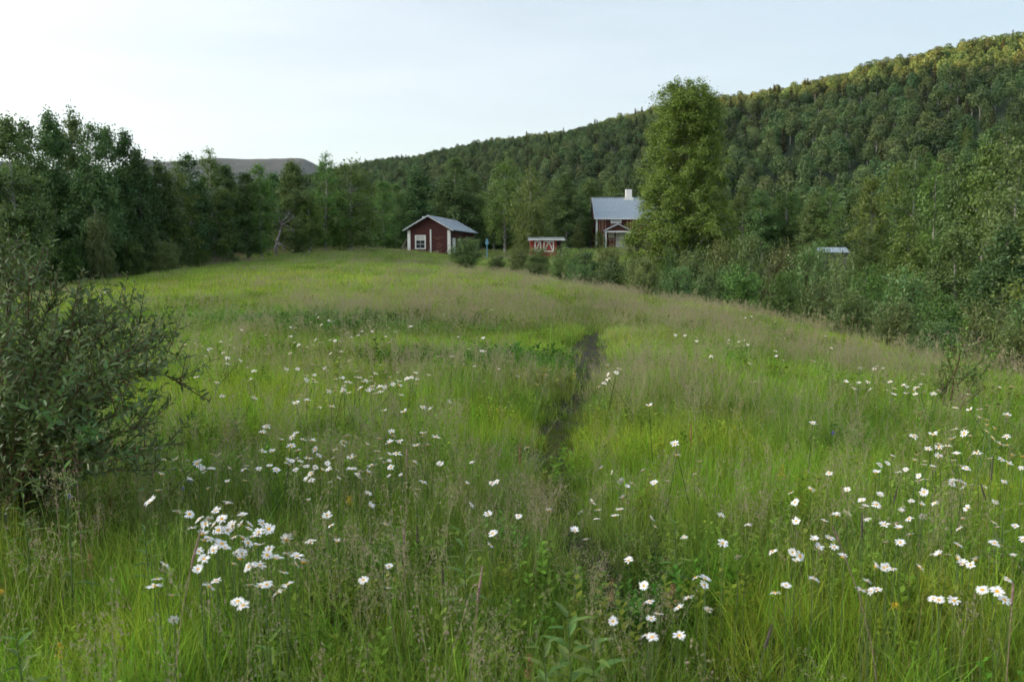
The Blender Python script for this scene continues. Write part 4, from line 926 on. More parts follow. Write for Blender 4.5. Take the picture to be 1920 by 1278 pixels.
def lim_l(y): return np.interp(y, [0, 12, 20, 30, 40, 46, 57, 66, 76, 84, 94, 104], [-14, -20, -27, -27, -26.5, -26.5, -22.5, -19.5, -16.5, -14, -12, -8])
def lim_r(y): return np.interp(y, [0, 14, 17, 23, 30, 38, 45, 50, 58, 66, 96, 104], [14, 13.5, 12.2, 12.6, 11.8, 10.2, 6.5, 5.5, 10, 14, 16, 14])
r0 = np.random.default_rng(21)
def band(y0, y1, dens, cell=.0):
    wmax = .72*y1+2.5; n = int((y1-y0)*2*wmax*dens); x = r0.uniform(-wmax, wmax, n); y = r0.uniform(y0, y1, n)
    k = (np.abs(x) < .72*y+2.0) & (x > lim_l(y)) & (x < lim_r(y)); return x[k], y[k]
def blob(x, y, px, py, sx, sy, amp=1.):
    """a soft patch centred where pixel (px, py) meets the meadow; sx, sy in metres"""
    c = hit([px], [py])[0]; return amp*np.exp(-((x-c[0])/sx)**2-((y-c[1])/sy)**2)
_mauve = [(1000,1000,.55,.5,.75),(1130,1060,.6,.35,.9),(930,960,.5,.5,.45),(100,1000,.5,.5,.9),(60,930,.5,.5,.8),(320,1010,.25,.3,.6),(1180,790,.9,.8,.35),(1300,760,.9,1.,.6),(1450,830,.6,.7,.6),(1700,960,.8,.5,.35),(1500,1060,.5,.3,.5),
 (1650,1100,.5,.3,.5),(1850,900,.7,.8,.45),(700,600,5,3,.5),(860,583,5,4,1.),(1060,590,3.5,3,.8),(1230,605,3,2.2,1.),(1010,545,6,7,.5),(480,640,1.6,1.1,.5),(540,712,1.2,.6,.6),(800,735,1.8,.8,.65),(920,760,1.1,.8,.5),(1150,740,.8,.6,.6),
 (1360,650,2.,1.,.7),(1500,690,2.2,1.2,.6),(1720,700,2.,1.2,.7),(1850,740,1.5,1.5,.6),(620,840,.7,.5,.35),(860,860,.6,.5,.35),(1750,1230,.5,.3,.3),(760,1150,.4,.25,.35)]
_green = [(470,610,3.2,.9,1.),(600,625,1.8,1.,1.),(700,620,2.2,1.,.7),(930,690,1.3,1.,1.),(1010,700,.8,.9,.9),(750,690,2.,.7,.5),(200,870,1.,.8,.5),(430,1200,.4,.3,.5),(1180,1180,.35,.25,.9),(1250,1120,.4,.3,.6),(640,1100,.5,.3,.5),(1550,850,.8,.7,.4),(1330,690,1.6,.6,.5),(400,960,.5,.5,.4),(330,600,3.,1.,.5)]
_lime = [(1150,830,1.2,.9,1.),(1350,860,.9,.6,.9),(560,690,1.6,.6,.9),(1500,640,3.,1.5,.8),(1250,560,5,4,.5),(300,1220,.5,.3,.8),(1450,1200,.7,.3,.8),(1750,1180,.7,.35,.7),(950,830,.8,.6,.4),(640,900,.7,.5,.5),(500,760,1.5,.8,.5),(250,560,6,5,.6),(500,520,10,10,.6),(800,540,8,8,.35),(1200,650,1.5,1.5,.5)]
def fields(x, y):
    ma = sum(blob(x, y, *b) for b in _mauve); gr = sum(blob(x, y, *b) for b in _green); li = sum(blob(x, y, *b) for b in _lime)
    n1 = fbm(x/1.3+3, y/1.3, 41); n2 = fbm(x/.7, y/.7+9, 42); n3 = fbm(x/6, y/9, 43)
    ma = np.clip(ma + (n1-.5)*1.5 + (n3-.5)*.8, 0, 1.2); gr = np.clip(gr + (n2-.55)*.8, 0, 1.2); li = np.clip(li + (fbm(x/2.2, y/2.2, 44)-.5)*1.2, 0, 1.2)
    return ma, gr, li
def meadow_col(x, y, r):
    ma, gr, li = fields(x, y); n = len(x)
    base = np.array([.235, .390, .040]); lime = np.array([.345, .480, .040]); deep = np.array([.125, .290, .040]); dry = np.array([.33, .42, .15]); brown = np.array([.28, .26, .14])
    c = base[None]*np.ones((n, 1)); k = np.clip(li, 0, 1)[:, None]; c = c*(1-k*.85)+lime*k*.85; k = np.clip(gr, 0, 1)[:, None]; c = c*(1-k)+deep*k; k = (np.clip(ma, 0, 1)*.25)[:, None]; c = c*(1-k)+brown*k
    far = (sstep(25, 60, y)*.45)[:, None]; c = c*(1-far) + dry*far
    v = (1 + r.normal(size=n)*.16 + (fbm(x/.5, y/.5, 46)-.5)*.6 + (fbm(x/2.4, y/1.6, 47)-.5)*.75)[:, None]; sh = r.normal(size=n)*.12
    c = c*np.clip(v, .5, 1.6); c[:, 0] *= 1+sh; c[:, 1] *= 1-sh*.3
    return np.clip(c, .01, .5), ma, gr, li
def meadow():
    T1 = [tuft('fine_tuft', 200+i, 34, .11, .16, .40, .0042, bend=.4, straw=.07, spread=.22) for i in range(6)]
    T2 = [tuft('tall_tuft', 210+i, 16, .09, .30, .55, .0050, bend=.55, straw=.2, spread=.18) for i in range(4)]
    T3 = [tuft('mid_tuft', 220+i, 46, .24, .14, .40, .0085, bend=.4, straw=.12, spread=.22) for i in range(5)]
    T4 = [tuft('far_tuft', 230+i, 60, .55, .16, .42, .020, bend=.35, straw=.15, seg=2, spread=.2) for i in range(4)]
    P1 = [panicle('panicle_near', 240+i, 5, .10, .38, .66, .16, .035, 46, .0055, .0018) for i in range(5)]
    P2 = [panicle('panicle_mid', 250+i, 12, .24, .32, .56, .15, .04, 20, .010, .003) for i in range(4)]
    P3 = [panicle('panicle_far', 260+i, 26, .55, .30, .52, .13, .05, 10, .022, .006) for i in range(3)]
    H1 = [herb_mesh('herb_near', 270+i, 6, .12, .26, .055, .02) for i in range(4)]
    H2 = [herb_mesh('herb_mid', 280+i, 14, .26, .26, .09, .04) for i in range(3)]
    def go(name, x, y, src, smin, smax, label, cat, hscale=None, colmul=1.0, tilt=.12):
        n = len(x); r = np.random.default_rng(abs(hash(name)) % 1000 if False else len(name)*31+n % 97); c, ma, gr, li = meadow_col(x, y, r)
        s = r.uniform(smin, smax, n); hh = s*(1 if hscale is None else hscale); rot = np.c_[r.normal(size=n)*tilt, r.normal(size=n)*tilt, r.random(n)*6.28]
        gn_scatter(name, np.c_[x, y, ht(x, y)-.01], rot, np.c_[s, s, hh], r.integers(0, len(src), n), src, label, cat, col=c*colmul)
        print(name, n)
    def keep(x, y, p, clear=.17):
        d = path_dist(x, y); clear = clear*np.interp(y, [5.2, 6, 8.2, 8.6, 9.6, 10, 15, 18], [.35, 1.35, 1.4, .6, .6, 1.55, 1.6, .35]); k = (r0.random(len(x)) < p) & (d > clear*(1+.6*(vnoise(x*4, y*4, 9)-.5)*2)); return x[k], y[k]
    lowpath = lambda x, y: 1-.45*np.exp(-(path_dist(x, y)/.42)**2)
    hf = lambda x, y: (.82+.5*(fbm(x/1.5, y/1.5, 50)-.4))*lowpath(x, y)
    # near
    xa, ya = band(.9, 8.5, 210); ma, gr, li = fields(xa, ya); x, y = keep(xa, ya, np.clip(1-.3*ma, .4, 1)); go('meadow_grass', x, y, T1, .75, 1.2, 'fine green blades of the meadow near the camera', 'grass', hf(x, y))
    xa, ya = band(1.0, 9.5, 46); ma, gr, li = fields(xa, ya); x, y = keep(xa, ya, np.clip(.35+.65*li, 0, 1), .24); go('tall_grass', x, y, T2, .75, 1.15, 'taller bright blades standing above the near meadow', 'grass', hf(x, y), 1.15)
    xa, ya = band(1.1, 9.5, 42); ma, gr, li = fields(xa, ya); x, y = keep(xa, ya, np.clip(.03+.65*ma, 0, 1), .2); go('flowering_grass', x, y, P1, .8, 1.15, 'airy brown-mauve seed heads over the near meadow', 'grass', lowpath(x, y))
    xa, ya = band(1.0, 9.5, 80); ma, gr, li = fields(xa, ya); x, y = keep(xa, ya, np.clip(.2+.8*gr+.9*(fbm(xa/.8, ya/.8, 48)-.55), 0, 1), .2); go('meadow_herbs', x, y, H1, .7, 1.3, 'low leafy herbs among the near grass', 'herbs', None, .8)
    # short worn grass in the trodden path itself
    P_ = np.array(PATH); sgm = r0.integers(0, len(P_)-1, 1300); t_ = r0.random(1300)[:, None]; q_ = P_[sgm]*(1-t_)+P_[sgm+1]*t_; x = q_[:, 0]+r0.normal(size=1300)*.14; y = q_[:, 1]; k = (y < 24) & (y > 1.2); go('path_grass', x[k], y[k], T1, .25, .5, 'short trampled grass in and beside the trodden path', 'grass', None, .55)
    xa = -2.9+r0.normal(size=170)*.75; ya = 4.1+r0.normal(size=170)*.4; go('tall_grass', xa, ya, T2, .9, 1.2, 'tall grass growing up round the foot of the near willow', 'grass', None, .8)
    # middle
    xa, ya = band(7.5, 27, 48); x, y = keep(xa, ya, 1., .27); go('meadow_grass', x, y, T3, .8, 1.25, 'green meadow grass in the middle distance', 'grass', hf(x, y))
    xa, ya = band(8.5, 30, 10); ma, gr, li = fields(xa, ya); x, y = keep(xa, ya, np.clip(.02+.55*ma, 0, 1), .33); go('flowering_grass', x, y, P2, .8, 1.2, 'mauve-brown seed heads in the middle distance', 'grass', lowpath(x, y))
    xa, ya = band(8.5, 30, 16); ma, gr, li = fields(xa, ya); x, y = keep(xa, ya, np.clip(.05+.95*gr, 0, 1), .5); go('meadow_herbs', x, y, H2, .8, 1.3, 'dark green herb patches in the middle of the meadow', 'herbs', None, .75)
    # far
    xa, ya = band(25, 104, 9.5); x, y = keep(xa, ya, 1., .12); go('meadow_grass', x, y, T4, .8, 1.25, 'pale grass of the far meadow up to the crest', 'grass', hf(x, y))
    xa, ya = band(27, 104, 1.6); ma, gr, li = fields(xa, ya); x, y = keep(xa, ya, np.clip(.06+.7*ma, 0, 1), .2); go('flowering_grass', x, y, P3, .8, 1.2, 'pale mauve seed heads of the far meadow', 'grass')
    # tall dry growth along the foot of the woods and the bushes
    e = []; 
    for f, sgn in ((lim_l, 1), (lim_r, -1)):
        yy = r0.uniform(14, 100, 2600); e.append(np.c_[f(yy)+sgn*r0.normal(size=2600)*.9+sgn*.3, yy])
    e = np.concatenate(e); go('edge_grass', e[:, 0], e[:, 1], P3[:1]+T4, .9, 1.5, 'taller dry grass along the wood edge and the bushes', 'grass', 1.35)
    # ranker green growth round the feet of the bushes
    yy = r0.uniform(12, 60, 1800); xx = lim_r(yy)+np.abs(r0.normal(size=1800))*2.2; go('undergrowth', xx, yy, H2+T4, 1.6, 3.0, 'rank green undergrowth at the foot of the bushes', 'undergrowth', None, .8)
meadow()
# ---------------------------------------------------------------- oxeye daisies
def tile(ox, oy, s, pts): return [(ox+x/s, oy+y/s) for x, y in pts]
D_A = tile(260, 780, 4.8, [(1285,215),(1415,158),(1385,187),(1115,145),(870,62),(1150,92),(975,293),(1120,318),(1200,318),(1375,268),(1480,210),(1560,222),(1590,298),(1430,312),(1620,353),(1755,378),(1878,178),(1845,226),(1768,298),
 (720,353),(670,348),(912,362),(440,405),(238,388),(335,388),(178,293),(685,428),(655,475),(525,430),(545,405),(590,500),(575,470),(810,470),(950,482),(975,445),(1083,482),(1178,447),(1240,482),(1325,425),(1380,405),(1422,388),(1455,408),(1465,447),(1415,485),(1360,445),(1340,395),(1525,378),(1510,452),(1590,458),(1650,485),(1720,482),(1697,428),(1787,483),(1550,513),(1797,557),(1557,578),(1717,598),(1510,570),(798,590),(960,582),(205,528),(457,567),(180,670),(625,655),(1908,370),(1905,478)])
D_B = tile(260, 900, 4.565, [(170,90),(118,160),(92,190),(330,265),(435,290),(762,198),(665,262),(600,335),(575,372),(520,335),(645,385),(712,330),(463,410),(683,428),(890,298),(880,382),(945,378),(805,385),(760,430),(790,415),(940,420),(1055,370),(1115,418),(1028,445),(822,483),(895,498),(975,488),(935,535),(1010,470),(550,460),(565,515),(600,500),(680,530),(678,578),(738,580),(640,600),(715,545),(515,610),(560,672),(510,762),(850,610),(880,632),(868,672),(812,718),(1050,548),(1010,555),(1118,590),(1100,640),(1182,668),(1265,628),(1355,652),(1345,718),(1412,705),(985,735),(1035,728),(945,740),(1240,790),(1278,890),(1240,940),(1190,965),(950,898),(1045,903),(1098,892),(665,862),(605,908),(222,725),(135,905),(160,845),(895,1072),(850,1035),(300,1192),(1265,512),(1475,530),(1455,172),(1648,385),(1615,300),(1700,525),(288,985)])
D_C = tile(640, 780, 3.55, [(335,107),(347,133),(253,150),(170,188),(322,178),(387,170),(502,195),(545,115),(630,140),(578,193),(238,235),(318,255),(368,250),(88,272),(265,283),(287,312),(320,303),(330,337),(203,328),(67,353),(88,355),(128,365),(110,385),(175,373),(122,408),(320,398),(400,393),(487,308),(430,445),(545,440),(505,488),(178,513),(192,593),(297,722),(658,317),(872,310),(1240,208),(835,448),(1003,445),(1035,437),(865,590),(977,652),(1180,665),(1008,780),(992,855),(318,998),(312,1143),(40,132),(8,193),(148,1090),(1385,628)])
D_D = tile(1400, 780, 3.55, [(440,47),(1112,133),(1242,122),(1600,27),(1603,60),(1598,102),(1653,85),(1455,78),(1450,115),(1490,133),(1385,87),(1367,153),(1635,145),(1732,135),(1687,185),(1735,193),(1280,187),(1280,210),(1208,218),(1338,200),(1535,245),(1397,250),(1276,265),(1378,293),(1128,257),(1118,295),(970,265),(935,315),(887,322),(1190,302),(1177,325),(1240,335),(1432,333),(1463,348),(1695,287),(1765,260),(1620,283),(1742,318),(1828,347),(1835,268),(865,375),(1010,373),(1060,357),(1145,397),(1133,435),(1155,425),(1197,418),(1373,427),(1365,447),(1407,430),(1437,443),(1495,460),(1583,472),(1438,477),(1715,435),(550,378),(427,488),(295,508),(323,572),(670,490),(888,525),(768,562),(790,597),(765,612),(863,588),(1097,565),(1162,588),(1180,505),(1250,578),(1468,612),(1655,568),(1825,585),(1043,603),(1030,630),(1083,682),(668,640),(573,655),(600,660),(517,697),(805,688),(918,720),(1000,715),(1010,745),(1440,682),(1418,750),(1645,705),(1670,740),(1787,732),(330,697),(12,725),(1170,663),(555,812),(450,820),(475,872),(583,872),(173,900),(355,930),(330,960),(305,905),(640,935),(928,840),(1023,840),(1085,787),(1407,858),(1650,845),(1775,925),(1250,920),(1283,917),(1333,920),(1403,948),(1438,982),(1492,990),(1525,957),(858,1003),(915,1008),(935,1000),(970,1018),(1150,1008),(448,1083),(803,1097),(262,1125),(190,1173),(760,1155),(800,1160),(830,1165),(868,1155),(1738,1085),(1570,1155),(1668,1165),(1245,1213),(1280,1222),(1380,1227),(1715,1220),(1840,820)])
D_E = tile(1040, 800, 2.971, [(670,95),(680,160),(808,195),(493,245),(262,232),(318,252),(370,300),(403,333),(433,313),(555,312),(628,303),(777,263),(380,395),(210,417),(363,462),(338,497),(240,462),(143,475),(232,513),(113,578),(175,627),(540,510),(560,558),(722,612),(928,492),(1078,545),(935,648),(1020,722),(1215,695),(415,743),(785,838),(838,845),(833,880),(498,885),(530,973),(745,952),(693,1005),(855,1018),(577,1040),(537,1068),(325,1082),(545,1170),(517,1160),(695,1162)])
D_F = tile(340, 560, 3.4286, [(100,230),(22,295),(90,288),(138,312),(170,330),(188,320),(255,278),(313,265),(312,300),(342,317),(270,348),(297,380),(297,420),(378,398),(428,443),(467,465),(143,415),(158,372),(450,223),(480,213),(543,236),(387,203),(545,353),(97,502),(178,518),(228,537),(445,520),(263,627),(328,632),(470,637),(12,520),(870,97),(835,120),(880,123),(738,160),(703,182),(733,187),(765,190),(735,215),(700,245),(725,283),(755,298),(810,313),(848,300),(863,265),(887,283),(908,282),(957,265),(988,270),(1020,272),(1030,233),(1053,232),(1075,217),(1092,250),(1138,235),(1163,212),(1186,230),(1226,210),(1237,250),(1312,245),(1357,262),(1336,282),(1377,212),(1333,190),(1475,178),(1545,132),(1690,105),(1158,92),(1158,113),(1017,115),(900,167),(835,153),(948,140),(980,147),(960,352),(1030,342),(1017,380),(1080,397),(1278,427),(700,350),(675,453),(747,452),(850,423),(805,493),(855,490),(848,518),(803,522),(862,535),(747,558),(922,448),(938,465),(1020,445),(1125,470),(990,515),(1033,512),(1063,537),(1085,537),(1125,502),(1145,510),(1155,513),(1165,537),(1188,527),(1222,500),(1222,525),(1250,480),(1245,540),(1235,548),(1312,472),(1390,472),(1340,507),(1315,548),(1355,530),(1360,550),(1398,533),(1400,557),(1308,570),(1325,565),(1275,567),(1225,562),(1225,580),(1283,597),(1253,608),(1153,578),(1200,590),(1078,603),(1033,597),(1045,562),(1043,582),(993,570),(990,592),(950,595),(1505,480),(1517,517),(1510,545),(1478,508),(1450,515),(1593,488),(1560,423),(1647,370),(1740,372),(1745,413),(1757,407),(1813,420),(1885,435),(1848,322),(1782,247),(1415,620),(1720,665),(1553,698),(1597,715),(1433,725),(1303,722),(892,697),(967,693),(808,652),(738,667),(770,620)])
D_G = tile(900, 540, 3.2, [(287,95),(70,130),(20,298),(10,377),(28,380),(215,320),(112,488),(227,528),(22,563),(20,575),(418,493),(397,520),(570,520),(348,582),(763,465),(830,482),(848,490),(817,510),(768,517),(768,545),(745,570),(713,590),(1172,285),(1172,293),(1230,285),(1300,297),(1300,318),(1492,313),(1492,330),(1557,323),(1590,313),(1580,345),(1608,340),(1387,410),(1615,453),(1773,377),(1780,410),(1820,432),(1783,297),(1828,303),(1628,170),(1593,180),(1567,133),(1308,117),(1237,102),(1768,202),(1683,203),(1015,705),(1650,560),(1640,555)])
D_H = tile(1480, 560, 4.26, [(177,495),(203,505),(333,395),(565,552),(750,558),(680,560),(700,540),(630,665),(555,672),(495,683),(450,665),(517,715),(650,725),(805,663),(837,717),(787,733),(837,762),(1010,627),(995,645),(1047,685),(937,703),(912,690),(1017,712),(995,735),(1008,762),(935,760),(1073,750),(1198,735),(1153,760),(1063,603),(1533,542),(1800,562),(1782,705),(1680,710),(1103,430),(1577,853),(1443,887),(1325,870),(1427,762),(1520,885),(1742,928),(1520,945),(290,297),(188,993)])
def daisies():
    r = np.random.default_rng(77)
    # clusters with a label that is true of each flower in them and of no other
    def cl(x, y):
        if y > 1130 and x < 420: return 'oxeye daisy low in the lower left corner, half closed, seen from its side'
        if y > 1100 and x < 760 and x > 420: return 'white daisy standing alone below the dense lower left patch'
        if 270 < x < 600 and 940 < y <= 1130: return 'white daisy in the dense patch in the lower left of the meadow'
        if x <= 290 and y > 850: return 'white daisy among the brown grass heads at the foot of the near willow bush'
        if x < 680 and 830 < y <= 940: return 'white daisy in the long drift just right of the near willow bush'
        if x < 680 and 755 < y <= 830: return 'white daisy scattered behind the long drift by the near willow bush'
        if 680 <= x < 800 and 780 < y <= 900: return 'white daisy in the loose group in the left middle of the near meadow'
        if 600 <= x < 1040 and 780 < y <= 1130: return 'white daisy scattered singly between the left patches and the path'
        if 1040 <= x < 1400 and 820 < y <= 1060: return 'white daisy scattered on the near right side of the path'
        if 1180 <= x < 1400 and y > 1060: return 'white daisy in the small lower group right of the path'
        if x >= 1700 and 770 < y <= 900: return 'white daisy in the right-hand drift around the foot of the thin sapling'
        if x >= 1600 and 860 < y <= 1000: return 'white daisy in the broad right-hand patch below the thin sapling'
        if 1400 <= x < 1600 and 860 < y <= 1010: return 'white daisy in the left part of the broad right-hand patch'
        if x >= 1400 and y > 1000: return 'white daisy among the tall grass in the lower right corner'
        if x >= 1400 and 655 < y <= 860: return 'white daisy in the loose line left of the thin sapling'
        if x >= 1200 and y <= 660: return 'small distant daisy near the bushes at the right side of the meadow'
        if 1040 <= x < 1200 and y <= 760: return 'small daisy on the edge of the dark trodden path'
        if 600 <= x < 800 and 690 < y <= 745: return 'small daisy in the dense distant patch in the middle of the meadow'
        if 480 <= x < 800 and 575 < y <= 660: return 'small far daisy in the drift along the dark green herb bank'
        if x < 480 and y <= 780: return 'small far daisy in the drift right of the top of the near willow bush'
        return 'small far daisy scattered over the middle of the meadow'
    def petal_mesh(l=.0185, w=.0058):
        V = [(.003, -.0016, 0), (.003, .0016, 0), (l*.55, -w*.5, .0016), (l*.55, w*.5, .0016), (l*.92, -w*.36, -.0004), (l*.92, w*.36, -.0004), (l, -w*.1, -.0012), (l, w*.1, -.0012), (l*.55, 0, .0008)]
        F = [(0, 8, 1), (0, 2, 8), (1, 8, 3), (2, 4, 8), (8, 4, 5), (8, 5, 3), (4, 6, 7, 5)]
        me = bpy.data.meshes.new('petal'); me.from_pydata(V, [], F); me.materials.append(M['petal']); me.update(); return me
    PM = petal_mesh()
    pv = np.array([v.co for v in PM.vertices]); pf = [tuple(p.vertices) for p in PM.polygons]
    def ring(seed, n=15, flop=.15):
        q = np.random.default_rng(seed); V = []; F = []
        for k in range(n):
            if q.random() < .06: continue
            a = 6.283*k/n+q.normal()*.06; t = -flop+q.normal()*.14; s = q.uniform(.85, 1.1); c = Matrix.Rotation(a, 3, 'Z') @ Matrix.Rotation(t, 3, 'Y'); o = len(V)
            V += [tuple(c @ Vector(v*s)) for v in pv]; F += [tuple(i+o for i in f) for f in pf]
        return V, F
    def dome():
        V = [(0, 0, .0036)]; F = []
        for j, (rr, z) in enumerate(((.003, .0032), (.0055, .0012), (.006, -.0008))):
            V += [(rr*math.cos(k*.6283), rr*math.sin(k*.6283), z) for k in range(10)]
        F += [(0, 1+k, 1+(k+1) % 10) for k in range(10)]
        for j in (0, 1): F += [(1+j*10+k, 11+j*10+k, 11+j*10+(k+1) % 10, 1+j*10+(k+1) % 10) for k in range(10)]
        return V, F
    rings = []
    for s in range(6):
        V, F = ring(s, 13+s % 4, [.05, .15, .3, .12, .5, .2][s]); me = bpy.data.meshes.new('petal_ring'); me.from_pydata(V, [], F); me.materials.append(M['petal']); me.update(); rings.append(me)
    V, F = dome(); dm = bpy.data.meshes.new('disc'); dm.from_pydata(V, [], F); dm.materials.append(M['disc']); dm.update()
    st = MB().tube([(0, 0, 0), (.012, 0, .35), (.004, .004, .7), (0, 0, 1.)], .0012, 4).mesh('stem', M['stem'])
    smp = []
    for s in range(4):
        V, F = ring(20+s, 9, [.1, .25, .4, .1][s]); n1 = len(F); v2, f2 = dome(); o = len(V); V += v2; F += [tuple(i+o for i in f) for f in f2]; o = len(V)
        V += [(.0015, 0, 0), (-.0015, 0, 0), (-.0015, 0, -.3), (.0015, 0, -.3)]; F += [(o, o+1, o+2, o+3)]
        me = bpy.data.meshes.new('daisy'); me.from_pydata(V, [], F); [me.materials.append(M[k]) for k in ('petal', 'disc', 'stem')]
        for i, p in enumerate(me.polygons): p.material_index = 0 if i < n1 else (1 if i < len(F)-1 else 2)
        me.update(); smp.append(me)
    pts = D_A+D_B+D_C+D_D+D_E+D_F+D_G+D_H; px = np.array([p[0] for p in pts]); py = np.array([p[1] for p in pts])
    # drop double readings where tiles overlap
    keep = []
    for i in range(len(px)):
        if all((px[i]-px[j])**2+(py[i]-py[j])**2 > 16 for j in keep): keep.append(i)
    px, py = px[keep], py[keep]; hh = r.uniform(.46, .56, len(px)); G = np.array([hit([px[i]], [py[i]], hh[i])[0] for i in range(len(px))]); z = ht(G[:, 0], G[:, 1]); d = G[:, 1]
    order = np.argsort(d); near = order[:300]; rest = order[300:]; print('daisies', len(px), 'rest', len(rest), 'dist', d[near[-1]])
    for q, i in enumerate(near):
        x, y = G[i]; s = r.uniform(.82, 1.22)*(1+.12*sstep(8, 16, d[i]))*(1.18 if 270 < px[i] < 600 and 940 < py[i] < 1130 else 1.); tx, ty = r.normal(size=2)*.38; tx += .12; ty -= .0
        gx, gy = (px[i]//1, py[i]//1); lab = cl(px[i], py[i]); closed = 'half closed' in lab
        root = empty('daisy', (x, y, z[i]), 0); tag(root, lab, 'flower', 'oxeye daisies: '+lab.split(' in the ')[-1][:60] if ' in the ' in lab else 'oxeye daisies: '+lab[:50])
        h = hh[i]; so = link('stem', st, root); so.scale = (1, 1, h); so.rotation_euler = (0, 0, r.random()*6.28)
        rot = Euler((tx+(.9 if closed else 0), ty, r.random()*6.28))
        if q < 40:
            n = 15
            for k in range(n):
                if r.random() < .05: continue
                p = link('petal', PM, root); fl = -.12+r.normal()*.13
                p.matrix_local = Matrix.Translation((0, 0, h)) @ rot.to_matrix().to_4x4() @ Matrix.Rotation(6.283*k/n+r.normal()*.07, 4, 'Z') @ Matrix.Rotation(fl, 4, 'Y') @ Matrix.Scale(s*r.uniform(.88, 1.08), 4)
        else:
            p = link('petal_ring', rings[r.integers(0, 6)], root); p.location = (0, 0, h); p.rotation_euler = rot; p.scale = (s, s, s)
        p = link('disc', dm, root); p.location = (0, 0, h); p.rotation_euler = rot; p.scale = (s, s, s)
    gn_scatter('daisies', np.c_[G[rest], z[rest]+hh[rest]], np.c_[r.normal(size=(len(rest), 2))*.3, r.random(len(rest))*6.28], np.repeat(r.uniform(1.25, 1.7, len(rest))[:, None], 3, 1), r.integers(0, 4, len(rest)), smp, 'far white daisies dotted over the middle of the meadow', 'flowers')
daisies()

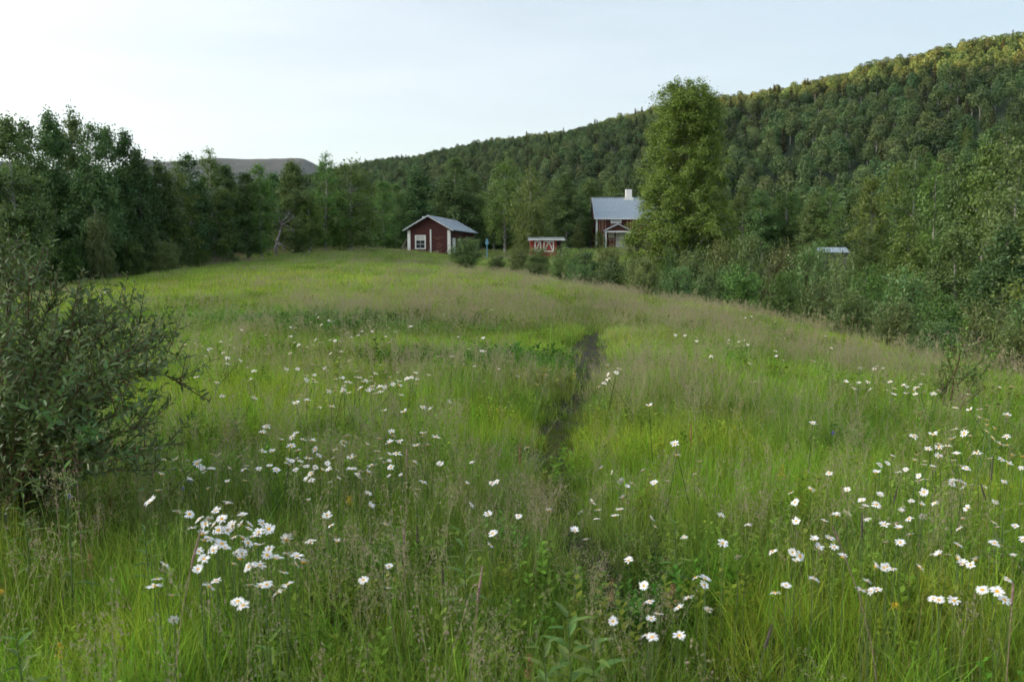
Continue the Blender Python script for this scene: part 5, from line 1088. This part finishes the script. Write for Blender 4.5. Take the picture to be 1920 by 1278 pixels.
# ---------------------------------------------------------------- willow bush, sapling and single stalks near the camera
def lance_leaf(name, l, w, mat, fold=.25, sag=.12):
    V = [(0, 0, 0), (l*.35, 0, -sag*l*.1), (l*.7, 0, -sag*l*.45), (l, 0, -sag*l)]
    V += [(l*.35, w/2, fold*w/2), (l*.7, w*.38, fold*w*.38-sag*l*.45), (l*.35, -w/2, fold*w/2), (l*.7, -w*.38, fold*w*.38-sag*l*.45)]
    F = [(0, 1, 4), (1, 2, 5, 4), (2, 3, 5), (0, 6, 1), (1, 6, 7, 2), (2, 7, 3)]
    me = bpy.data.meshes.new(name); me.from_pydata(V, [], F); me.materials.append(mat); a = me.attributes.new('tint', 'FLOAT', 'FACE'); a.data.foreach_set('value', np.full(6, .6, np.float32)); me.update(); return me
def near_shrub(root, stems, seed, leaf_l, leaf_w, mat, n_single=300, twig_n=9, twig_l=.28, gap=.022, stem_r=.008, top_mat=None, view=(0, 0, 0), skip_low=.2):
    """stems: list of point lists (local metres). Side twigs carry alternate leaves; the leaves nearest the camera are parts of their own"""
    r = np.random.default_rng(seed); LM = lance_leaf('leaf', leaf_l, leaf_w, mat); mats = []; tw = MB()
    def catm(P, n=14):
        P = [Vector(p) for p in P]; P = [P[0]*2-P[1]]+P+[P[-1]*2-P[-2]]; out = []
        for i in range(1, len(P)-2):
            for k in range(n): t = k/n; out.append(.5*((2*P[i])+(P[i+1]-P[i-1])*t+(2*P[i-1]-5*P[i]+4*P[i+1]-P[i+2])*t*t+(3*P[i]-P[i-1]-3*P[i+1]+P[i+2])*t**3))
        return out+[P[-2]]
    def leaves(Q, start=0.):
        L_ = [0]; 
        for a, b in zip(Q[:-1], Q[1:]): L_.append(L_[-1]+(b-a).length)
        s = start*L_[-1]; k = 0; i = 0
        while s < L_[-1]:
            while L_[i+1] < s: i += 1
            t = (s-L_[i])/(L_[i+1]-L_[i]+1e-9); p = Q[i].lerp(Q[i+1], t); d = (Q[i+1]-Q[i]).normalized(); u = d.cross(Vector((0, 0, 1)) if abs(d.z) < .95 else Vector((1, 0, 0))).normalized()
            u = Matrix.Rotation(k*2.4+r.normal()*.4, 3, d) @ u; ax = (d*r.uniform(.4, 1.0)+u*r.uniform(.6, 1.)).normalized(); ax.z += r.uniform(-.1, .2); ax.normalize()
            zc = (d-ax*d.dot(ax)); zc = (zc.normalized() if zc.length > .05 else Vector((0, 0, 1)))*.7+Vector(r.normal(size=3))*.45; zc = (zc-ax*zc.dot(ax)).normalized(); yc = zc.cross(ax)
            sc = r.uniform(.6, 1.15)*(.7+.3*min(1, (L_[-1]-s)/.08)); m = Matrix((ax*sc, yc*sc, zc*sc)).transposed().to_4x4(); m.translation = p; mats.append(m); s += gap*r.uniform(.7, 1.4); k += 1
    for P in stems:
        Q = catm(P); n = len(Q); tw = MB() if False else tw; r_s = stem_r*r.uniform(.7, 1.2)
        o = MB().tube(Q[::3]+[Q[-1]] if (n-1) % 3 else Q[::3], [r_s*(1-.8*i/(len(Q[::3])+1)) for i in range(len(Q[::3])+(1 if (n-1) % 3 else 0))], 6).build('branch', M['willow_bark'], root, smooth=True)
        leaves(Q[int(n*.3):])
        for j in range(twig_n):
            t = r.uniform(skip_low, .95); i = int(t*(n-2)); p = Q[i]; d = (Q[i+1]-Q[i]).normalized(); dv = (d*.8+Vector(r.normal(size=3))*.55+Vector((0, 0, .35))).normalized(); l_ = twig_l*r.uniform(.5, 1.3)*(1.1-.6*t)
            T = [p, p+dv*l_*.5+Vector((0, 0, .02)), p+dv*l_+Vector((0, 0, .06*l_/.3))]; tw.tube(T, [.0026, .002, .001], 4); T2 = catm([tuple(v) for v in T], 5); leaves(T2, .12)
    tag(tw.build('twigs', M['willow_bark'], root), kind='stuff')
    vw = Vector(view); wm = [(root.matrix_basis @ m.translation - vw).length for m in mats]; order = np.argsort(wm); single = set(order[:n_single].tolist())
    V0 = np.array([v.co for v in LM.vertices]); F0 = [tuple(p.vertices) for p in LM.polygons]; Q4 = np.array([f for f in F0 if len(f) == 4]); T3 = np.array([f for f in F0 if len(f) == 3]); V = []; ti = []
    rest = [i for i in range(len(mats)) if i not in single]
    for i in sorted(single): o = link('leaf', LM, root); o.matrix_local = mats[i]
    if rest:
        V = np.concatenate([np.c_[V0, np.ones(8)] @ np.array(mats[i]).T[:, :3] for i in rest]); off = (np.arange(len(rest))*8)[:, None]
        F4 = np.concatenate([Q4+o for o in off]); F3 = np.concatenate([T3+o for o in off]); ti = r.random(len(rest)); me = np_mesh('leaves', V, [F4, F3], mat, attrs={'tint': np.r_[np.repeat(ti, len(Q4)), np.repeat(ti, len(T3))]})
        tag(link('leaves', me, root), kind='stuff')
    print('leaves', len(mats))
def near_willow():
    r = np.random.default_rng(12); bx, by = -2.95, 4.35; g = h1(bx, by); root = empty('willow_bush', (bx, by, g)); bpy.context.view_layer.update()
    tag(root, 'large leafy willow bush filling the left edge of the picture close to the camera', 'bush'); stems = []
    def tip(px, py, Y): p = at(px, py, Y); return (p[0]-bx, p[1]-by, p[2]-g)
    # the branches that can be followed in the photograph, then others to fill the bush
    for px, py, Y, sag in [(395,752,4.1,.30),(360,668,4.2,.12),(335,640,4.5,.1),(330,880,3.9,.05),(300,700,3.9,.1),(318,620,4.8,.08),(290,590,4.6,.05),(270,640,4.0,.05),(235,600,4.3,.05),(205,580,4.5,.05),(180,560,4.7,.0),(150,560,4.3,.0),(120,520,4.6,.0),(85,455,4.4,.0),(60,500,4.2,.0),(30,480,4.5,.0),(5,440,4.3,.0),(-30,430,4.4,0),(-60,470,4.2,0),(255,560,5.0,0),
                     (300,790,3.8,.03),(260,760,3.7,.03),(210,720,3.7,.03),(150,690,3.6,.02),(90,640,3.6,.02),(30,620,3.6,.02),(345,830,4.3,.06),(280,850,3.7,.02),(10,720,3.5,.02),(110,770,3.5,.02),(190,810,3.5,.02),(-50,560,3.7,0),(-90,500,4.2,0),(-100,620,3.8,0),(60,560,4.6,0),(220,660,4.6,0),(170,640,5.1,0),(100,580,5.1,0),(20,540,5.1,0)]:
        T = tip(px, py, Y); b = (r.normal()*.12, r.normal()*.12, -.05); m1 = (b[0]+(T[0]-b[0])*.32+r.normal()*.04, b[1]+(T[1]-b[1])*.32+r.normal()*.04, T[2]*.42+.05+sag*.5); m2 = (b[0]+(T[0]-b[0])*.7, b[1]+(T[1]-b[1])*.7, T[2]*.80+sag)
        stems.append([b, m1, m2, T])
    near_shrub(root, stems, 5, .052, .0165, M['near_willow'], twig_n=25, twig_l=.36, gap=.015, stem_r=.006, skip_low=.1)
near_willow()
def near_sapling():
    r = np.random.default_rng(4); p = hit([1785], [795])[0]; bx, by = p; g = h1(bx, by); root = empty('sapling', (bx, by, g)); bpy.context.view_layer.update()
    tag(root, 'thin young birch sapling with lime-green top leaves, alone at the right of the meadow', 'sapling')
    def tip(px, py, dy): q = at(px, py, by+dy); return (q[0]-bx, dy, q[2]-g)
    st = []
    for px, py, dy in [(1812,588,.0),(1775,632,.2),(1850,640,.1),(1760,690,-.1),(1800,650,-.2),(1830,690,.2),(1845,720,-.1),(1785,700,.25),(1818,725,-.3),(1868,650,.3)]:
        T = tip(px, py, dy); b = (r.normal()*.06, r.normal()*.06, -.05); st.append([b, (b[0]+T[0]*.3, b[1]+T[1]*.3, T[2]*.4), (T[0]*.8, T[1]*.75, T[2]*.75), T])
    near_shrub(root, st, 9, .042, .028, M['herb'], n_single=300, twig_n=9, twig_l=.22, gap=.022, stem_r=.007, skip_low=.35)
near_sapling()
def stalk_plant(px, py, label, h=.6, n=14, ll=.085, lw=.02, name='leafy_herb', cat='plant', rz=0., above=None):
    """upright stalk with pointed leaves, each leaf a part; (px, py) is the top"""
    r = np.random.default_rng(int(px*7+py)); p = hit([px], [py], h)[0]; g = h1(*p); root = empty(name, (p[0], p[1], g), 0); tag(root, label, cat)
    MB().tube([(0, 0, 0), (.01, 0, h*.5), (0, 0, h)], [.004, .003, .0015], 5).build('stem', M['stem'], root); LM = lance_leaf('leaf', ll, lw, M['herb'], sag=.3)
    for k in range(n):
        t = .25+.75*(k+1)/n; a = k*2.4; up = .2+.75*t**2; ax = Vector((math.cos(a), math.sin(a), up)).normalized(); yc = Vector((0, 0, 1)).cross(ax).normalized(); zc = ax.cross(yc); s = (1.1-.55*t)*r.uniform(.85, 1.15)
        m = Matrix((ax*s, yc*s, zc*s)).transposed().to_4x4(); m.translation = (.01*math.sin(t*3.1), 0, h*t); o = link('leaf', LM, root); o.matrix_local = m
    return root
for a in [(118,858,'tall willowherb-like plant with long leaves before the near willow bush',.75,22,.11,.022),(40,905,'leafy plant low at the left edge under the willow bush',.6,18,.10,.022),(868,1000,'dark leafy plant with long leaves between the left daisies and the path',.5,18,.12,.03),
 (715,1020,'small dark leafy plant just above a single daisy',.42,14,.09,.022),(1265,975,'bluish leafy plant among grass right of the path',.4,16,.09,.022),(1065,1150,'clump of broad-leaved plant low in the bottom middle',.42,16,.14,.04),(1110,1190,'broad-leaved plant at the bottom beside the path',.38,16,.14,.04),(1020,1210,'broad pale leaf plant at the bottom left of the path',.36,14,.13,.035),
 (500,1150,'feathery leafy plant below the dense daisy patch',.4,18,.09,.018),(30,1190,'dark leafy plant in the lower left corner',.35,14,.1,.03),(270,990,'leafy plant left of the dense daisy patch',.42,16,.09,.022),(1880,960,'dark green leafy plant at the right edge among daisies',.4,14,.08,.025)]:
    stalk_plant(*a)
def spike(px, py, label, h, head, rad, mat, lean=(0, 0), name='grass_seed_stalk', cat='grass stalk', curve=0.):
    """one grass stalk with its seed head, top at (px, py)"""
    p = hit([px], [py], h)[0]; g = h1(*p); root = empty(name, (p[0]-lean[0]*h, p[1]-lean[1]*h, g)); tag(root, label, cat); r = random.Random(int(px+py*3))
    f = lambda t: Vector((lean[0]*h*t*t+curve*max(0, t-.6)*h, lean[1]*h*t*t, h*t-abs(curve)*max(0, t-.75)*h*.6)); t1 = 1-head/h
    MB().tube([f(t1*i/4) for i in range(5)], .0014, 4).build('stalk', M['stem'] if mat != 'mauve' else M['mauve'], root)
    m = MB(); n = 9
    if mat == 'spike' or rad < .0075: m.tube([f(t1+(1-t1)*i/n) for i in range(n+1)], [rad*.7*(.35+.65*math.sin(math.pi*min(1, (i+.6)/n)))*r.uniform(.85, 1.15) for i in range(n+1)], 7)
    loose = 1.5 if rad < .0075 else 2.2
    for k in range(70 if rad < .0075 else 90):
        t = r.random(); c = f(t1+(1-t1)*t); dd = Vector((r.uniform(-1, 1), r.uniform(-1, 1), r.uniform(-.1, .9))).normalized(); q = c+dd*rad*loose*(1-.75*t)*r.random()**.5; e = Vector((r.uniform(-1, 1), r.uniform(-1, 1), r.uniform(-1, 1))).normalized(); u = dd.cross(e).normalized(); sz = .0026*r.uniform(.6, 1.3)
        b = len(m.v); m.v += [tuple(q-e*sz), tuple(q+u*sz*.7), tuple(q+e*sz), tuple(q-u*sz*.7)]; m.f.append((b, b+1, b+2, b+3))
    m.build('seed_head', M[mat], root); return root
for a in [(1616,960,'dark upright foxtail spike in front of the right-hand daisies',.62,.10,.0055,'spike',(-.03,0)),(1862,855,'dark straight foxtail spike near the right edge above the daisies',.68,.11,.005,'spike',(.01,0)),(1683,912,'dark leaning foxtail spike left of centre of the right-hand daisy patch',.6,.08,.005,'spike',(.1,0)),
 (1838,905,'dark bent spike leaning left over the right-hand daisies',.6,.08,.005,'spike',(-.2,0)),(1448,1170,'dark drooping spike low in the right foreground',.55,.07,.006,'spike',(.14,0)),(763,835,'brown cylinder-shaped spike behind the left daisies',.7,.10,.005,'mauve',(.02,0)),(782,985,'dark thin spike right of a small daisy',.55,.07,.004,'spike',(0,0)),
 (757,985,'brown spike just left of the dark thin one',.55,.07,.005,'mauve',(.0,0)),(830,1065,'dark spike on the leafy ground above the bottom middle',.5,.06,.005,'spike',(.0,0)),(905,1060,'tall grey spike in front of the broad leaves left of the path',.6,.12,.006,'mauve',(.08,0)),(1900,1090,'grey spike at the right edge low in the picture',.55,.08,.005,'mauve',(0,0)),
 (378,990,'long pale curved grass head crossing the dense daisy patch',.72,.14,.005,'mauve',(.18,-.05)),(1560,985,'long pale straw stalk leaning left over the lower right daisies',.75,.05,.003,'mauve',(-.25,0))]:
    spike(*a)
for a in [(168,1030,'rust-red sorrel head among brown grass in the lower left',.55,.12,.010,'rust'),(1148,1085,'rust-red sorrel head right of the path near the bottom',.5,.10,.010,'rust'),(1262,1095,'broad rust-brown sorrel head beside the small daisy group',.5,.08,.016,'rust'),(992,1225,'rust-orange sorrel head at the bottom left of the path',.45,.08,.010,'rust'),
 (878,755,'small red sorrel head left of the path in the middle distance',.5,.12,.012,'rust'),(1726,770,'small red sorrel head left of the thin sapling',.5,.10,.012,'rust'),(975,830,'reddish sorrel stalk above the brown grass left of the path',.5,.14,.006,'rust'),(1296,790,'reddish sorrel stalk among bright grass right of the path',.55,.14,.006,'rust')]:
    spike(*a, name='sorrel', cat='wild flower')
for a in [(1467,872,'yellow goldenrod-like flower head on the right of the meadow',.5,.07,.014,'goldenflower'),(655,930,'yellow flower head between the daisy drifts on the left',.45,.05,.012,'goldenflower'),(1680,1130,'single small yellow flower low on the right',.4,.02,.012,'goldenflower'),(3,1105,'tiny yellow flower at the left edge',.4,.02,.010,'goldenflower'),(112,1205,'yellow flower head among leaves in the lower left corner',.35,.05,.010,'goldenflower'),
 (356,896,'violet bellflower under a daisy at the edge of the near willow',.42,.03,.014,'violet'),(343,912,'smaller violet bellflower left of the first one',.38,.02,.009,'violet'),(130,925,'pinkish violet flower among brown grass under the willow bush',.45,.025,.009,'violet'),(1562,808,'faint violet flower in the right-hand meadow',.4,.03,.012,'violet'),
 (100,835,'tall pinkish plume in front of the dark willow bush, left one',.8,.2,.012,'mauve'),(140,820,'tall pinkish plume in front of the dark willow bush, right one',.82,.18,.009,'mauve')]:
    spike(*a, name='wild_flower', cat='wild flower')
# ---------------------------------------------------------------- the evening air
def haze():
    m, t = new_mat('evening_air'); n, l = t.nodes.new, t.links.new; o = n('ShaderNodeOutputMaterial'); v = n('ShaderNodeVolumePrincipled')
    v.inputs['Color'].default_value = (.60, .78, 1.0, 1); v.inputs['Density'].default_value = .000035; v.inputs['Anisotropy'].default_value = .0
    l(v.outputs[0], o.inputs['Volume']); b = MB().box(-3600, 3600, -420, 6650, -40, 640); ob = b.build('haze', m); tag(ob, kind='stuff')
haze()
